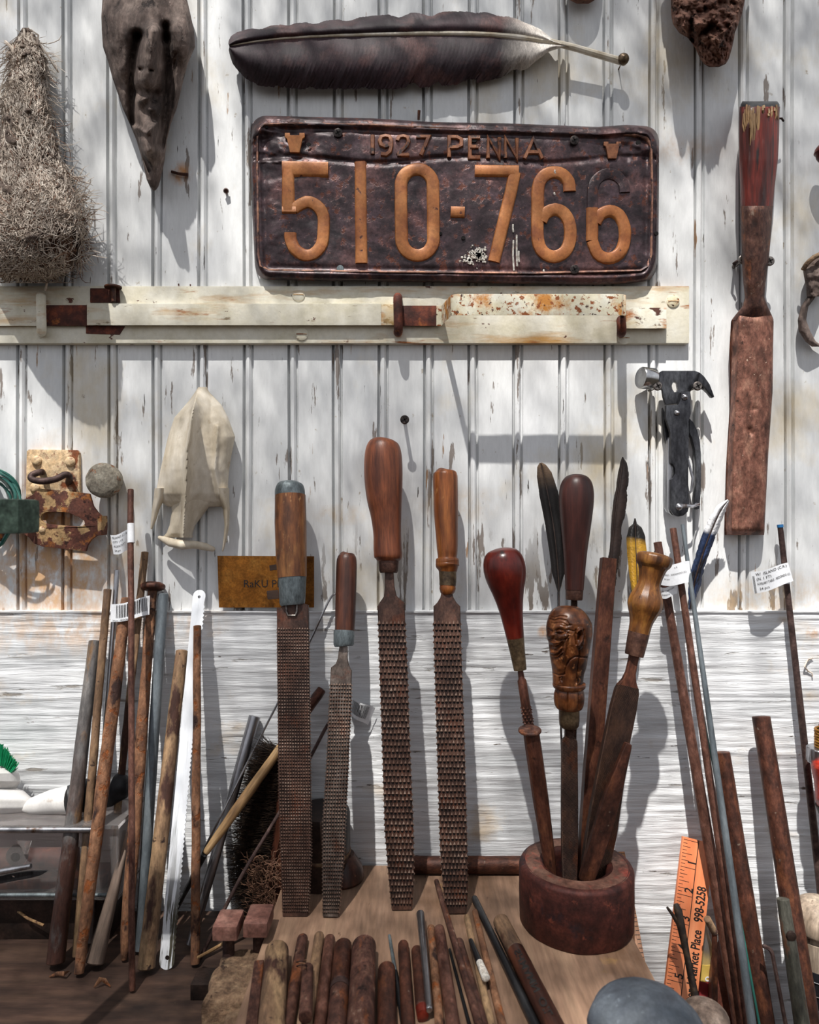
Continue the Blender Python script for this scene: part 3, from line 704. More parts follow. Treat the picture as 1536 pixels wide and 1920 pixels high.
for (x_, y_, m_) in ((566, 627, 'barclean'), (560, 553, 'barclean'), (1262, 565, 'barspeck'), (1170, 634, 'barclean')):
    A = W(x_, y_, BS); T.part('bolt_head', lathe(A, A+V((0, -.0016, 0)), [(0, pm(12, BS)), (.5, pm(12, BS)), (1, pm(8, BS))], 20), Mt[m_])
    T.part('screw_slot', box(tuple(A+V((-.0048, -.0019, -.0005))), tuple(A+V((.0048, -.0013, .0005)))), Mt['hasppl'])
T.part('lock_keeper', prism([(170, 541), (224, 541), (226, 568), (170, 568)], .006, .0085), Mt['barust'], bev=.0005)
T.part('lock_keeper', prism([(162, 610), (235, 612), (225, 628), (162, 626)], .006, .0083), Mt['barust'], bev=.0005)
# nail driven in above the bar
A = W(213, 566, .014); B_ = W(212, 536, .014)
solo('nail', 'rusty nail standing upright on the painted bar beside its dark patch', 'nail', lathe(A, B_, [(0, .0008), (.02, .0022), (.6, .0024), (.86, .0024), (.88, .0085*.9), (.96, .0085*.9), (1, .006)], 18), Mt['rustdark'], A, B_)
screw_thing('dark cross-head screw alone on the bare white boards above the rasp handles', 759, 787, .020, 8.5, depth=.020)
P = [W(335, 533, .001), W(335, 533, .005), W(336, 540, .005), W(357, 541, .005), W(357, 534, .005), W(357, 534, .001)]
solo('staple', 'thin wire staple sticking out of the boards above the bar', 'staple', tube(P, .0007, 8), Mt['rustdark'], P[0])
solo('rusty_nail', 'short bent rusty nail with a yellow stain below the driftwood tip', 'nail', tube([W(322, 322, .002), W(337, 326, .004), W(353, 328, .003)], [.0016, .0014, .0018], 8, rough=.2), Mt['rustdark'], W(322, 322, .002))
solo('round_head_nail', 'small rusty nail head in the boards left of the license plate', 'nail', lathe(W(424, 358, -.002), W(424, 358, .005), [(0, .001), (.6, .0012), (.65, .0026), (1, .0018)], 12), Mt['rustdark'], W(424, 358))
solo('wall_nail', 'thin dark nail sticking up from behind the license plate', 'nail', tube([W(785, 225, .004), W(786, 207, .006)], [.0012, .0014], 8), Mt['rustdark'], W(785, 225, .004))

# ---- feathers
def feather(name, label, shaft, wid, s0, s1, m, shaft_m, sw=(5, 1.5), shaft_t=(0, 1), curl=.004, seed=1, rag=.12, nt=110, group=None, vr=(0, 1)):
    "shaft: pixel polyline base -> tip; wid rows (t, left px, right px); s0,s1 standoff at base and tip"
    P = cr([tuple(p) for p in shaft], 8); n = len(P)
    L = [0]
    for i in range(1, n): L.append(L[-1]+math.hypot(P[i][0]-P[i-1][0], P[i][1]-P[i-1][1]))
    tab = [(L[i]/L[-1], P[i][0], P[i][1]) for i in range(n)]
    A = W(P[0][0], P[0][1], s0); B = W(P[-1][0], P[-1][1], s1)
    T_ = Thing(name, label, 'feather', A, B, group)
    vs, fs = [], []; na = 9
    for side in (-1, 1):
        o = len(vs)
        for i in range(nt+1):
            t = vr[0]+(vr[1]-vr[0])*i/nt
            x_, y_ = interp(tab, t); x2, y2 = interp(tab, min(1, t+.01)); x1, y1 = interp(tab, max(0, t-.01))
            dx, dy = x2-x1, y2-y1; l = math.hypot(dx, dy) or 1; dx /= l; dy /= l
            nx, ny = -dy*side, dx*side
            w_ = interp(wid, t)[0 if side > 0 else 1]
            notch = noise.noise(V((t*26, side*3.3, seed*5.1)))
            w_ *= 1-rag*max(0, notch)*1.6-rag*.35*abs(noise.noise(V((t*120, side, seed))))
            for j in range(na+1):
                a = j/na
                fwd = w_*.55*a*a      # barbs sweep toward the tip
                px = x_+nx*w_*a+dx*fwd*.6; py = y_+ny*w_*a+dy*fwd*.6
                s = s0+(s1-s0)*t+curl*(math.sin(a*PI*.9))*.6-curl*.9*a*a+(.0001+curl*.045)*math.sin((t*L[-1]-fwd*2)*.8)*a+curl*.14*noise.noise(V((t*14-a*1.2, side, seed)))*a+curl*.25*max(0, notch)*a
                vs.append(W(px, py, max(.0015, s)))
        w = na+1
        for i in range(nt):
            for j in range(na):
                fs.append((o+i*w+j, o+i*w+j+1, o+(i+1)*w+j+1, o+(i+1)*w+j))
    # real, if slight, thickness
    k = len(vs)
    vs2 = vs+[v+V((0, .0004, 0)) for v in vs]
    fs2 = fs+[tuple(k+q for q in reversed(f)) for f in fs]
    T_.part('vane', (vs2, fs2), m, ang=80)
    sp = []; sr = []
    for i in range(31):
        t = shaft_t[0]+(shaft_t[1]-shaft_t[0])*i/30; x_, y_ = interp(tab, t)
        sp.append(W(x_, y_, s0+(s1-s0)*t+.0006)); sr.append(pm(sw[0]+(sw[1]-sw[0])*t, s0))
    T_.part('quill', tube(sp, sr, 10, r0=True, r1=True), shaft_m)
    return T_
qw = mat('pale_quill', ['b0a088', 'd2c8b4', 'e2dace'], 60, S1, .4, bump=.05)
qd = mat('dark_quill', ['2c2220', '4a3c36'], 60, S1, .4, bump=.05)
LZ = .375   # length of the big feather
bigf = mat('brown_feather_vane', ['20141a', '33232a', '4a343a'], 26, (1, 1, .5), .6, bump=.3, bscale=500, bstretch=(1, 1, 4), rnd=False,
    patches=[('6e4c48', 18, S1, .50, .64), ('d9cfc4', 10, S1, -1, 0, (.118, .088)), ('3a2a2e', 14, (1, 1, .6), .5, .6, (.15, .25)), ('efe9e0', 30, S1, .40, .6, (.10, .07))])
feather('large_feather', 'large brown flight feather with white base, pinned sideways above the license plate', [(1176, 118), (1120, 102), (1060, 85), (1000, 74), (930, 66), (850, 63), (740, 64), (600, 68), (500, 75), (430, 86)],
        [(0, 0, 0), (.155, 0, 0), (.19, 6, 18), (.22, 22, 56), (.27, 34, 78), (.33, 43, 93), (.42, 42, 100), (.52, 40, 103), (.62, 36, 103), (.72, 30, 100), (.78, 28, 98), (.84, 27, 93), (.90, 26, 84), (.94, 25, 68), (.965, 23, 52), (.985, 18, 34), (.995, 11, 20), (1, 4, 8)][::1], .012, .02, bigf, qw, sw=(6.5, 1.2), curl=.010, seed=3, rag=.2, nt=240, vr=(.15, 1))
A = W(1168, 113, .013)
solo('round_tack', 'dark brass dome-headed tack holding the quill of the large feather', 'tack', lathe(A+V((0, .013, 0)), A+V((0, -.006, 0)), smoothprof([(0, .0007), (.62, .0007), (.68, .0045), (.8, .0052), (.92, .0038), (1, .0002)], 30), 20), Mt['brassfer'], A)

# ---- driftwood by the left
def h_d1(px, py, a, v):
    p = (px, py)
    h = stroke(p, [(286, 60), (276, 150), (278, 200), (284, 280)], 17, .016)
    h += stroke(p, [(225, 30), (240, 60)], 30, .006)+stroke(p, [(335, 60), (345, 100)], 22, .008)
    h += stroke(p, [(258, 66), (250, 110), (246, 160), (250, 230)], 7, -.012)+stroke(p, [(312, 70), (317, 120), (312, 190), (300, 270)], 8, -.012)
    h += stroke(p, [(259, 66)], 8, -.016)+stroke(p, [(312, 74), (310, 50)], 8, -.018)
    h += stroke(p, [(265, 130)], 4, -.009)+stroke(p, [(283, 132)], 3, -.008)
    h += stroke(p, [(262, 172), (290, 178), (272, 205), (285, 225)], 13, -.012)+stroke(p, [(258, 240), (275, 250), (292, 232)], 4, .006)
    h += stroke(p, [(268, 265), (274, 290)], 6, .006)+stroke(p, [(246, 240), (265, 285), (280, 320)], 3, -.006)+stroke(p, [(330, 100), (322, 190), (305, 280)], 3, -.005)
    h += .0045*fb((px*.02, py*.010, 3))+.0016*fb((px*.09, py*.03, 7))
    return h
rows = [(-70, 215, 330, .020), (-30, 198, 346, .03), (0, 192, 351, .035), (30, 190, 358, .038), (59, 191, 364, .038), (88, 193, 366, .037), (117, 203, 353, .034), (147, 211, 345, .032), (205, 231, 331, .028), (234, 244, 320, .025), (263, 256, 313, .022), (300, 267, 309, .018), (337, 275, 301, .016), (350, 281, 297, .012), (357, 287, 292, .006)]
solo('driftwood', 'dark pointed driftwood like a bird skull hanging point down at upper left', 'driftwood', relief(rows, 60, 220, .006, h_d1, round_back=.4), Mt['drift'], W(290, 355, .0), ang=80)
def h_d2(px, py, a, v):
    h = stroke((px, py), [(1296, 40), (1298, 75)], 5, -.014)+stroke((px, py), [(1322, 62), (1334, 48)], 5, -.01)+stroke((px, py), [(1362, 50)], 5, -.009)
    return h+.010*fb((px*.03, py*.03, 3))+.004*fb((px*.12, py*.08, 7))+.0018*fb((px*.4, py*.2, 2))
rows = [(-60, 1240, 1410, .02), (-20, 1254, 1404, .035), (0, 1258, 1397, .04), (29, 1259, 1391, .042), (45, 1262, 1385, .04), (62, 1274, 1378, .038), (71, 1290, 1377, .036), (90, 1304, 1373, .034), (110, 1313, 1367, .028), (120, 1320, 1361, .02), (126, 1330, 1348, .008)]
solo('bark_chunk', 'crumbly reddish brown driftwood chunk hanging at the top right', 'driftwood', relief(rows, 60, 120, .006, h_d2, round_back=.4), Mt['drift2'], W(1340, 120, 0), ang=80)
rows = [(-40, 1050, 1130, .012), (-10, 1060, 1124, .014), (0, 1068, 1116, .012), (7, 1082, 1104, .006)]
solo('bark_piece', 'sliver of dark brown wood cut off by the top edge, above the feather quill', 'driftwood', relief(rows, 16, 16, .004, lambda *a: 0), Mt['drift2'], W(1092, 5, 0))

# ---- nest
NR = [(52, 42, 54, .006), (75, 28, 74, .014), (100, 12, 82, .02), (130, 20, 88, .022), (150, 12, 82, .024), (200, 4, 92, .03), (250, 2, 101, .036), (300, -14, 116, .045), (350, -24, 137, .055), (400, -34, 155, .062), (440, -38, 158, .064), (480, -34, 150, .058), (510, -20, 128, .04), (526, 10, 95, .02)]
T = Thing('bird_nest', 'long hanging bird nest of pale matted fibres at the left edge', 'nest', W(50, 530, 0))
T.part('felted_wall', relief(NR, 50, 150, .004, lambda px, py, a, v: .009*fb((px*.03, py*.03, 3))+.004*fb((px*.12, py*.1, 7))-stroke((px, py), [(118, 455), (100, 490)], 26, .02)), Mt['nestcore'], ang=80)
def nest_strands(n, seedv, dark):
    rn = random.Random(seedv); out = []
    for q in range(n):
        py = rn.choice([rn.uniform(60, 520), rn.uniform(300, 520)]); xl, xr, th = interp(NR, py)
        hole = False
        a = rn.uniform(-.02, 1.02); px = xl+(xr-xl)*a
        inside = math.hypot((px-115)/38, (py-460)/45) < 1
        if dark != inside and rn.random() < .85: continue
        ang = rn.gauss(PI/2+(px-60)*-.006, .55) if py < 340 else rn.uniform(0, 2*PI)
        ln = rn.uniform(14, 60); pts = []; x_, y_ = px, py; ca = rn.uniform(-.35, .35)
        for k in range(6):
            xl2, xr2, th2 = interp(NR, y_); u = (x_-xl2)/max(1, xr2-xl2); c = math.sqrt(max(0, 1-(2*u-1)**2))
            base = .004+th2*(.35+.65*c) + (.002 if not inside else -.010)
            y_ = min(y_, 530); pts.append(W(x_, y_, max(.004, base+rn.uniform(-.001, .004))))
            x_ += ln/5*math.cos(ang); y_ += ln/5*math.sin(ang); ang += ca+rn.uniform(-.25, .25)
        out.append(strand(pts, rn.uniform(.00016, .00042)))
    return join(*out)
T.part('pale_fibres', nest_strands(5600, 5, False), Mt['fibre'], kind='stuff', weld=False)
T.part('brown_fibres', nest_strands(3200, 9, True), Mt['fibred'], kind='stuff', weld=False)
for q, r_ in (([(74, 82, .02), (92, 108, .018), (100, 122, .016), (110, 136, .012)], .0009), ([(45, 55, .02), (46, 70, .022), (60, 80, .024)], .001), ([(82, 510, .03), (88, 530, .02), (85, 545, .016)], .0011), ([(150, 480, .02), (152, 500, .016), (151, 512, .012)], .0007), ([(10, 78, .02), (22, 90, .022), (32, 115, .024)], .0014), ([(58, 56, .02), (72, 66, .02), (70, 84, .022)], .0008)): T.part('loose_strand', tube([W(*p) for p in q], r_, 5), Mt['fibre'])

# ---- keel bone
def bone():
    body = [(726, 372, 388, .006), (735, 366, 392, .008), (748, 357, 405, .012), (760, 347, 416, .016), (783, 327, 428, .02), (819, 315, 441, .024), (855, 307, 434, .026), (880, 301, 430, .026), (905, 296, 428, .024), (925, 292, 428, .022), (940, 300, 427, .018), (950, 315, 424, .012)]
    def hb(px, py, a, v):
        kx = interp([(726, 372, ), (760, 364,), (842, 351,), (950, 347,)], py)[0]
        k = .034*max(0, min(1, (py-728)/60))*(1-.25*v)
        d = px-kx
        ridge = k*math.exp(-(abs(d)/2.6)**1.5) if d < 0 else k*math.exp(-(d/9.0)**1.1)
        return ridge-.004*max(0, 1-abs(px-395)/30)+.0012*fb((px*.02, py*.02, 1))+stroke((px, py), [(408, 800), (403, 880), (412, 930)], 4, .003)
    out = [relief(body, 70, 110, .005, hb, power=.5, round_back=.15)]
    def hb2(px, py, a, v):
        d = px-interp([(930, 347,), (1006, 344,)], py)[0]
        return .020*math.exp(-(abs(d)/4.0)**1.5) if d < 0 else .020*math.exp(-(d/12.0)**1.4)
    out.append(relief([(930, 318, 402, .018), (945, 321, 396, .016), (960, 322, 385, .014), (985, 318, 366, .014), (1000, 312, 361, .012), (1008, 304, 362, .008)], 40, 50, .006, hb2, round_back=.2))
    out.append(relief([(915, 290, 312, .016), (935, 288, 309, .013), (955, 285, 299, .010), (975, 283, 293, .007), (992, 282, 286, .003)], 14, 40, .006, lambda *a: 0, round_back=.2))
    out.append(relief([(915, 402, 430, .018), (935, 408, 430, .015), (955, 418, 431, .012), (985, 421, 430, .010), (1010, 419, 426, .007), (1034, 416, 419, .003)], 14, 50, .006, lambda *a: 0, round_back=.2))
    foot = tube([W(*p) for p in ((297, 1007, .012), (320, 1017, .018), (342, 1022, .022), (365, 1021, .02), (385, 1025, .016), (403, 1031, .010))], [pm(q, .02) for q in (4, 8, 9, 8, 7, 5)], 14, r0=True, r1=True, rough=.12)
    out.append(foot)
    return join(*out)
solo('keel_bone', 'cream bird breastbone with a tall central keel hanging on the boards', 'bone', bone(), Mt['bone'], W(350, 1030, 0), ang=70)

# ---- hasp, knob
def z5(pts): return [(x_/5.12, 820+y_/5.12) for x_, y_ in pts]
T = Thing('door_hasp', 'rusty cream painted hasp plate with a bent staple at the left', 'hasp', W(100, 950, 0))
T.part('back_plate', prism([(52, 846), (56, 843), (146, 844), (150, 849), (152, 960), (50, 960)], 0, .004), Mt['hasppl'], bev=.0008)
for x_, y_ in ((69, 864), (132, 866), (66, 915)):
    A = W(x_, y_, .004); T.part('bolt_head', lathe(A, A+V((0, -.003, 0)), smoothprof([(0, .0048), (.4, .0046), (.9, .003), (1, .0005)], 10), 18), Mt['hasppl'])
P = [W(79, 885, .003), W(76, 885, .012), W(62, 890, .018), (W(58, 896, .02)), W(66, 901, .021), W(85, 902, .021), W(108, 897, .020), W(122, 890, .018), W(130, 893, .014), W(129, 905, .003)]
T.part('bent_staple', tube(cr([tuple(p) for p in P], 5), pm(6.2, .02), 14, rough=.08), Mt['ironrod'])
T = Thing('hasp_leaf', 'rust brown slotted hasp leaf with flaking cream paint hanging below the staple', 'hasp', W(120, 1030, 0))
leaf = z5([(0, 640), (120, 640), (230, 600), (330, 545), (360, 505), (390, 492), (600, 512), (865, 540), (882, 600), (900, 660), (940, 715), (985, 760), (990, 850), (985, 935), (930, 948), (880, 985), (845, 1040), (830, 1095), (620, 1072), (420, 1050), (330, 1018), (285, 960), (220, 915), (140, 895), (70, 930), (0, 1000)])
slot = z5([(400, 770), (410, 740), (450, 718), (560, 716), (660, 722), (760, 765), (815, 800), (822, 830), (790, 858), (700, 852), (560, 842), (440, 826), (405, 800)])
T.part('leaf', prism(leaf, .016, .0195, [slot]), Mt['hasp'], bev=.0009)
T.part('end_flange', prism(z5([(965, 760), (1003, 752), (1006, 850), (1000, 938), (968, 940)]), .017, .030), Mt['hasp'], bev=.0008)
A = W(79, 993, .0195); T.part('rivet', lathe(A, A+V((0, -.002, 0)), smoothprof([(0, .0032), (.6, .0026), (1, .0003)], 10), 16), Mt['hasppl'])
T.part('spacer', box(tuple(W(72, 1016, .016)), (W(110, 0, .002).x, -.0005, W(0, 985, .002).z)), Mt['barust'])
A = W(209, 902, 0)
kv = lathe(A, A+V((0, -.022, 0)), smoothprof([(0, .011), (.3, .0125), (.55, .0158), (.8, .0158), (.93, .0145), (1, .012)], 24), 48)
kv = ([v+V((.0008*fb(v, 120), -.0016*abs(fb(v, 90)), .0008*fb(v, 110, 2))) for v in kv[0]], kv[1])
solo('round_knob', 'round grey weathered knob on the boards right of the rusty hasp', 'plug', kv, Mt['knob'], A, ang=50)  # weathered round knob fixed to the boards
# ---- green cable coil and green felt block at the left edge
T = Thing('cable_coil', 'coil of thin green and pale cable cut off by the left edge', 'cable', W(-20, 960, .02))
rn = random.Random(3); g_, w_ = [], []
for q in range(13):
    R_ = rn.uniform(34, 58); cx, cy = -18+rn.uniform(-5, 5), 936+rn.uniform(-6, 6); so = rn.uniform(.012, .034)
    pts = [W(cx+R_*math.cos(a)*(1+.04*math.sin(3*a+q)), cy+R_*1.02*math.sin(a), so+.004*math.sin(2*a+q)) for a in [2*PI*k/40 for k in range(41)]]
    (g_ if q % 3 else w_).append(tube(pts, .0012, 7))
g_.append(tube([W(22, 985, .022), W(15, 1000, .02), W(4, 1018, .016), W(-12, 1030, .016)], .002, 8))
T.part('green_strands', join(*g_), Mt['cableg']); T.part('pale_strands', join(*w_), Mt['cablew'])
T.part('hook', tube([W(-24, 876, .0), W(-24, 876, .036), W(-24, 868, .040)], .0022, 10), Mt['ironrod'])
T = Thing('felt_block', 'blurred dark green block on an arm close to the camera at the left edge', 'block', V((-.262, -.25, -BL)))
sb = .24
x1 = W(56, 0, sb).x
T.part('block', box((-.262, -sb-.012, W(0, 1000, sb).z), (x1, -sb+.012, W(0, 936, sb).z)), Mt['greenfoam'], bev=.003)
T.part('stand', tube([V((-.262, -.24, -BL)), V((-.262, -.24, W(0, 985, sb).z))], .006, 14), Mt['ironrod'])
T.part('foot', box((-.29, -.27, -BL), (-.235, -.21, -BL+.008)), Mt['ironrod'], bev=.001)

# ---- brass card
T = Thing('brass_card', 'small brown brass plate stamped RaKU standing behind the cap-ended rasp handle', 'sign', W(498, 1140, .006))
cardA = [(408, 1042), (589, 1043), (589, 1139), (411, 1139)]
T.part('sheet', prism(cardA, .006, .0072), Mt['brass'], smooth=False)
o_ = W(456, 1101, .0073)
T.part('lettering', text_md('RaKU PLA', o_, V((1, 0, 0)), V((0, 0, 1)), .0098, .0001, bold=0), Mt['ink'], smooth=False)
T.part('stain', prism([(505, 1060), (518, 1058), (520, 1068), (506, 1070)], .0072, .00735), Mt['bench'], smooth=False)
T.part('stain', prism([(500, 1108), (522, 1106), (524, 1122), (502, 1124)], .0072, .00735), Mt['bench'], smooth=False)

# ---- iron slick / socket chisel on the right
def hz(px, py, a, v): return 0
A = W(1415, 560, .022); 
T = Thing('socket_chisel', 'long rust brown socket chisel with a splintered red handle hanging at the right', 'chisel', W(1397, 1005, 0))
def hh(px, py, a, v): return .0006*fb((px*.2, py*.012, 4))*1.5
T.part('handle', relief([(200, 1387, 1463, .034), (212, 1386, 1462, .036), (260, 1386, 1461, .036), (300, 1386, 1459, .036), (350, 1388, 1453, .034), (392, 1389, 1449, .032)], 40, 60, .004, hh, round_back=.5), mat('splintered_red_wood', ['3a1610', '641f14', '8a2c1c'], 60, (1.6, 1, .15), .45, bump=.5, bscale=300, patches=[('3a241c', 40, (1, 1, .4), .58, .66), ('a8642c', 60, (3, 1, .16), .56, .60, (.345, .38)), ('1c0c0a', 90, (2, 1, .1), .58, .64)]), ang=50)
T.part('handle_end', relief([(190, 1392, 1458, .022), (196, 1389, 1462, .03), (204, 1388, 1462, .033), (214, 1389, 1461, .034)], 30, 8, .0045, hz, round_back=.5), Mt['steeldark'], ang=50)
spl = []
rn = random.Random(8)
for q in range(26):
    x_ = rn.uniform(1393, 1425) if q < 16 else rn.uniform(1430, 1460); y0 = rn.uniform(196, 214); ln = rn.uniform(20, 70) if q < 16 else rn.uniform(8, 30)
    c = math.sqrt(max(0, 1-((x_-1424)/38)**2)); s = .004+.036*(.5+.5*c)+.0003
    spl.append(tube([W(x_, y0, s), W(x_+rn.uniform(-2, 2), y0+ln*.5, s+.0004), W(x_+rn.uniform(-3, 3), y0+ln, s-.0012)], [.0009, .0011, .0004], 5, flat=.7))
T.part('splinters', join(*spl), Mt['stick'])
T.part('socket', relief([(386, 1388, 1450, .036), (394, 1388, 1449, .037), (440, 1390, 1446, .034), (487, 1391, 1442, .030), (530, 1394, 1436, .026), (558, 1397, 1434, .022), (575, 1392, 1440, .02), (592, 1378, 1448, .016), (600, 1372, 1451, .014)], 36, 70, .004, lambda px, py, a, v: .0007*fb((px*.03, py*.02, 1)), round_back=.5), Mt['rust'], ang=60)
def hblade(px, py, a, v):
    xl = interp([(590, 1374,), (700, 1370,), (850, 1363,), (1005, 1359,)], py)[0]
    d = px-xl
    return -(.009)*max(0, 1-d/13.0)+.0007*fb((px*.03, py*.02, 1))-.0012*max(0, noise.noise(V((px*.11, py*.09, 3)))-.35)+stroke((px, py), [(1405, 806), (1407, 812)], 5, -.0022)+stroke((px, py), [(1412, 768), (1418, 766)], 3, -.0012)
T.part('blade', relief([(592, 1378, 1448, .016), (602, 1371, 1451, .018), (650, 1368, 1450, .018), (736, 1370, 1449, .018), (850, 1363, 1441, .018), (990, 1359, 1434, .018), (996, 1359, 1434, .0165), (1003, 1360, 1433, .010)], 50, 150, .003, hblade, power=.16, round_back=.3), Mt['bladerust'], ang=50)
# screws either side
screw_thing('grey cross-head screw left of the socket chisel neck', 1393, 487, .018, 9, 'screwlight', depth=.018)
screw_thing('grey cross-head screw right of the socket chisel neck', 1443, 490, .018, 9, 'screwlight', depth=.018)
P = [W(1378, 500, .001), W(1376, 494, .012), W(1385, 488, .016)]
solo('bent_wire', 'short bent wire nail left of the chisel neck screw', 'nail', tube(P, .0012, 8, r0=True, r1=True), Mt['ironrod'], P[0])
solo('thin_nail', 'thin bent nail at the right of the splintered chisel handle top', 'nail', tube([W(1459, 222, .012), W(1466, 222, .016), W(1470, 228, .014)], .0009, 8, r1=True), Mt['ironrod'], W(1459, 222, .012))
# shell-like hook thing at right edge
rows = [(478, 1524, 1560, .008), (495, 1512, 1560, .014), (508, 1506, 1556, .016), (520, 1508, 1548, .016), (540, 1512, 1546, .014), (556, 1513, 1545, .012)]
T = Thing('wooden_hook', 'dark weathered wooden hook half cut off by the right edge', 'hook', W(1530, 560, 0))
T.part('hook_top', relief(rows, 20, 40, .004, lambda px, py, a, v: .003*fb((px*.06, py*.05, 2))), Mt['drift'])
T.part('hook_rim', tube(cr([tuple(W(*p)) for p in ((1506, 506, .016), (1514, 494, .020), (1528, 482, .022), (1545, 474, .022))], 4), .0022, 10, rough=.15), Mt['cork'])
T.part('hook_tail', relief([(556, 1514, 1530, .01), (575, 1502, 1516, .012), (600, 1496, 1512, .012), (622, 1498, 1520, .012), (640, 1510, 1530, .010), (650, 1522, 1545, .006)], 14, 40, .003, hz), Mt['drift'])
solo('red_tool', 'sliver of a dark red rounded tool at the right edge above the wooden hook', 'tool', tube([W(1548, 268, .02), W(1546, 305, .02)], [.009, .0075], 18, r0=True, r1=True), Mt['woodred'], W(1548, 285, .02))

# ---- hammer multitool
def za(pts): return [(1150+x_/3.49, 650+y_/3.49) for x_, y_ in pts]
Mt['toolsteel'] = mat('black_glossy_steel', ['303033', '48484c', '626366'], 60, (1, 1, .4), .3, .85, bump=.12, patches=[('8a7a68', 240, S1, .70, .74)])
T = Thing('hammer_multitool', 'folded steel hammer multitool with claw hanging on two screws', 'multitool', W(1270, 965, 0))
HS = .016
T.part('head_plate', prism(za([(285, 182), (300, 170), (315, 160), (530, 160), (560, 172), (590, 200), (615, 235), (635, 280), (655, 330), (637, 334), (615, 305), (590, 282), (560, 270), (525, 268), (505, 285), (500, 300), (440, 300), (432, 330), (425, 372), (340, 380), (325, 330), (318, 285), (285, 258)]), HS-.004, HS, [za([(385, 240), (400, 232), (413, 240), (416, 262), (420, 280), (412, 298), (395, 300), (383, 280), (379, 258)])]), Mt['toolsteel'], bev=.0005)
T.part('jaw_teeth', join(*[box(tuple(W(1150+412/3.49, 650+y_/3.49, HS-.004)), tuple(W(1150+424/3.49, 650+(y_-9)/3.49, HS-.001))) for y_ in (262, 276, 290, 302)]), Mt['steel'])
A = W(1150+262/3.49, 650+212/3.49, HS-.002); B_ = A+V((-.0128, -.0034, .0006))
T.part('hammer_face', lathe(A, B_, [(-.25, .005), (-.05, .0065), (.0, .0094), (.05, .0099), (.93, .0099), (1, .0092)], 36), mat('bright_steel', ['9c9c9e', 'c4c4c4', 'd8d8d8'], 40, S1, .2, 1.0, bump=.04, fine=.1, patches=[('7c6450', 70, S1, .66, .74)]), ang=50)
T.part('claw', prism(za([(560, 172), (590, 200), (625, 250), (655, 330), (648, 336), (618, 300), (585, 262), (545, 240)]), HS-.001, HS+.004), Mt['toolsteel'], bev=.0006)
T.part('front_scale', prism(za([(342, 384), (420, 382), (434, 350), (440, 302), (450, 296), (498, 296), (503, 440), (488, 490), (490, 570), (487, 700), (486, 900), (492, 1040), (482, 1080), (455, 1105), (420, 1112), (390, 1100), (372, 1075), (372, 870), (388, 858), (400, 830), (398, 795), (385, 770), (371, 765), (368, 560), (350, 500), (340, 470)]), HS-.001, HS+.0035), Mt['toolsteel'], bev=.0006)
T.part('rear_scale', prism(za([(490, 470), (515, 495), (540, 545), (558, 610), (566, 700), (568, 850), (565, 960), (555, 1060), (540, 1066), (525, 1060), (522, 1010), (535, 900), (535, 780), (528, 680), (508, 600), (488, 560)]), HS-.012, HS-.006), Mt['toolsteel'], bev=.0006)
T.part('rear_scale', prism(za([(320, 400), (345, 470), (368, 560), (372, 640), (340, 640), (330, 560), (322, 480)]), HS-.010, HS-.005), Mt['toolsteel'], bev=.0005)
for k in range(4):
    o_ = k*9
    T.part('folded_blade', prism(za([(330+o_, 640-k*10), (340+o_, 610-k*8), (352+o_, 594), (360+o_*.6, 590), (372+o_*.5, 1060+k*8), (372+o_*.5, 1098+k*3), (350+o_*.6, 1085), (332+o_*.8, 1050), (328+o_, 940)]), HS-.012+k*.0034, HS-.010+k*.0034), Mt['steel'], bev=.0003)
T.part('spring', tube([W(*(za([(490, 740)])[0]), HS-.004), W(*(za([(520, 860)])[0]), HS-.002), W(*(za([(512, 945)])[0]), HS-.003), W(*(za([(495, 960)])[0]), HS-.004)], .0012, 8), Mt['steel'])
T.part('latch_arm', tube([W(*(za([(430, 1048)])[0]), HS+.004), W(*(za([(475, 1042)])[0]), HS+.004), W(*(za([(520, 1044)])[0]), HS+.002), W(*(za([(566, 1030)])[0]), HS-.004)], [.0030, .0018, .0014, .0012], 8, flat=.6), Mt['steel'])
for x_, y_, r_ in ((466, 332, 22), (415, 435, 19), (430, 1050, 25)):
    A = W(1150+x_/3.49, 650+y_/3.49, HS+.003); R_ = r_/3.49*(D-HS)/F
    T.part('rivet', lathe(A, A+V((0, -.004, 0)), smoothprof([(0, R_), (.3, R_*.95), (.75, R_*.6), (1, .0003)], 12), 20), Mt['steel'])
screw_thing('cross-head screw between the hammer face and head of the steel multitool', 1233, 724, .021, 8.6, 'screwlight', depth=.021)
screw_thing('cross-head screw under the claw of the steel multitool', 1308, 724, .021, 8.6, 'screwlight', depth=.021)
# ================================================================ LEANING AND LYING THINGS
def lean(name, label, cat, top, bot, m, w0, w1, h=BL, n=18, rough=.0, group=None, mid=(), r0=.25, r1=.25, flat=1.0, sides=None):
    "round bar leaning: top (px, py, s); bot (px, py) stands on level h; widths in px at top and bottom"
    A = G(bot[0], bot[1], h) if len(bot) == 2 else W(*bot); B = W(*top)
    sA = -A.y
    ra = pm(w1/2, sA); rb = pm(w0/2, top[2])
    A = A+(B-A).normalized()*ra*.35
    pts = [A]+[V(p) for p in mid]+[B]; L = (B-A).length
    rad = [ra+(rb-ra)*((p-A).length/L) for p in pts]
    if len(pts) == 2:
        k = 24; pts = [A.lerp(B, i/k) for i in range(k+1)]; rad = [ra+(rb-ra)*i/k for i in range(k+1)]
    T_ = Thing(name, label, cat, A, B, group)
    T_.A, T_.B, T_.ra, T_.rb = A, B, ra, rb
    if m: T_.body = T_.part('shaft', tube(pts, rad, n, flat=flat, r0=r0, r1=r1, rough=rough), Mt[m] if isinstance(m, str) else m)
    return T_
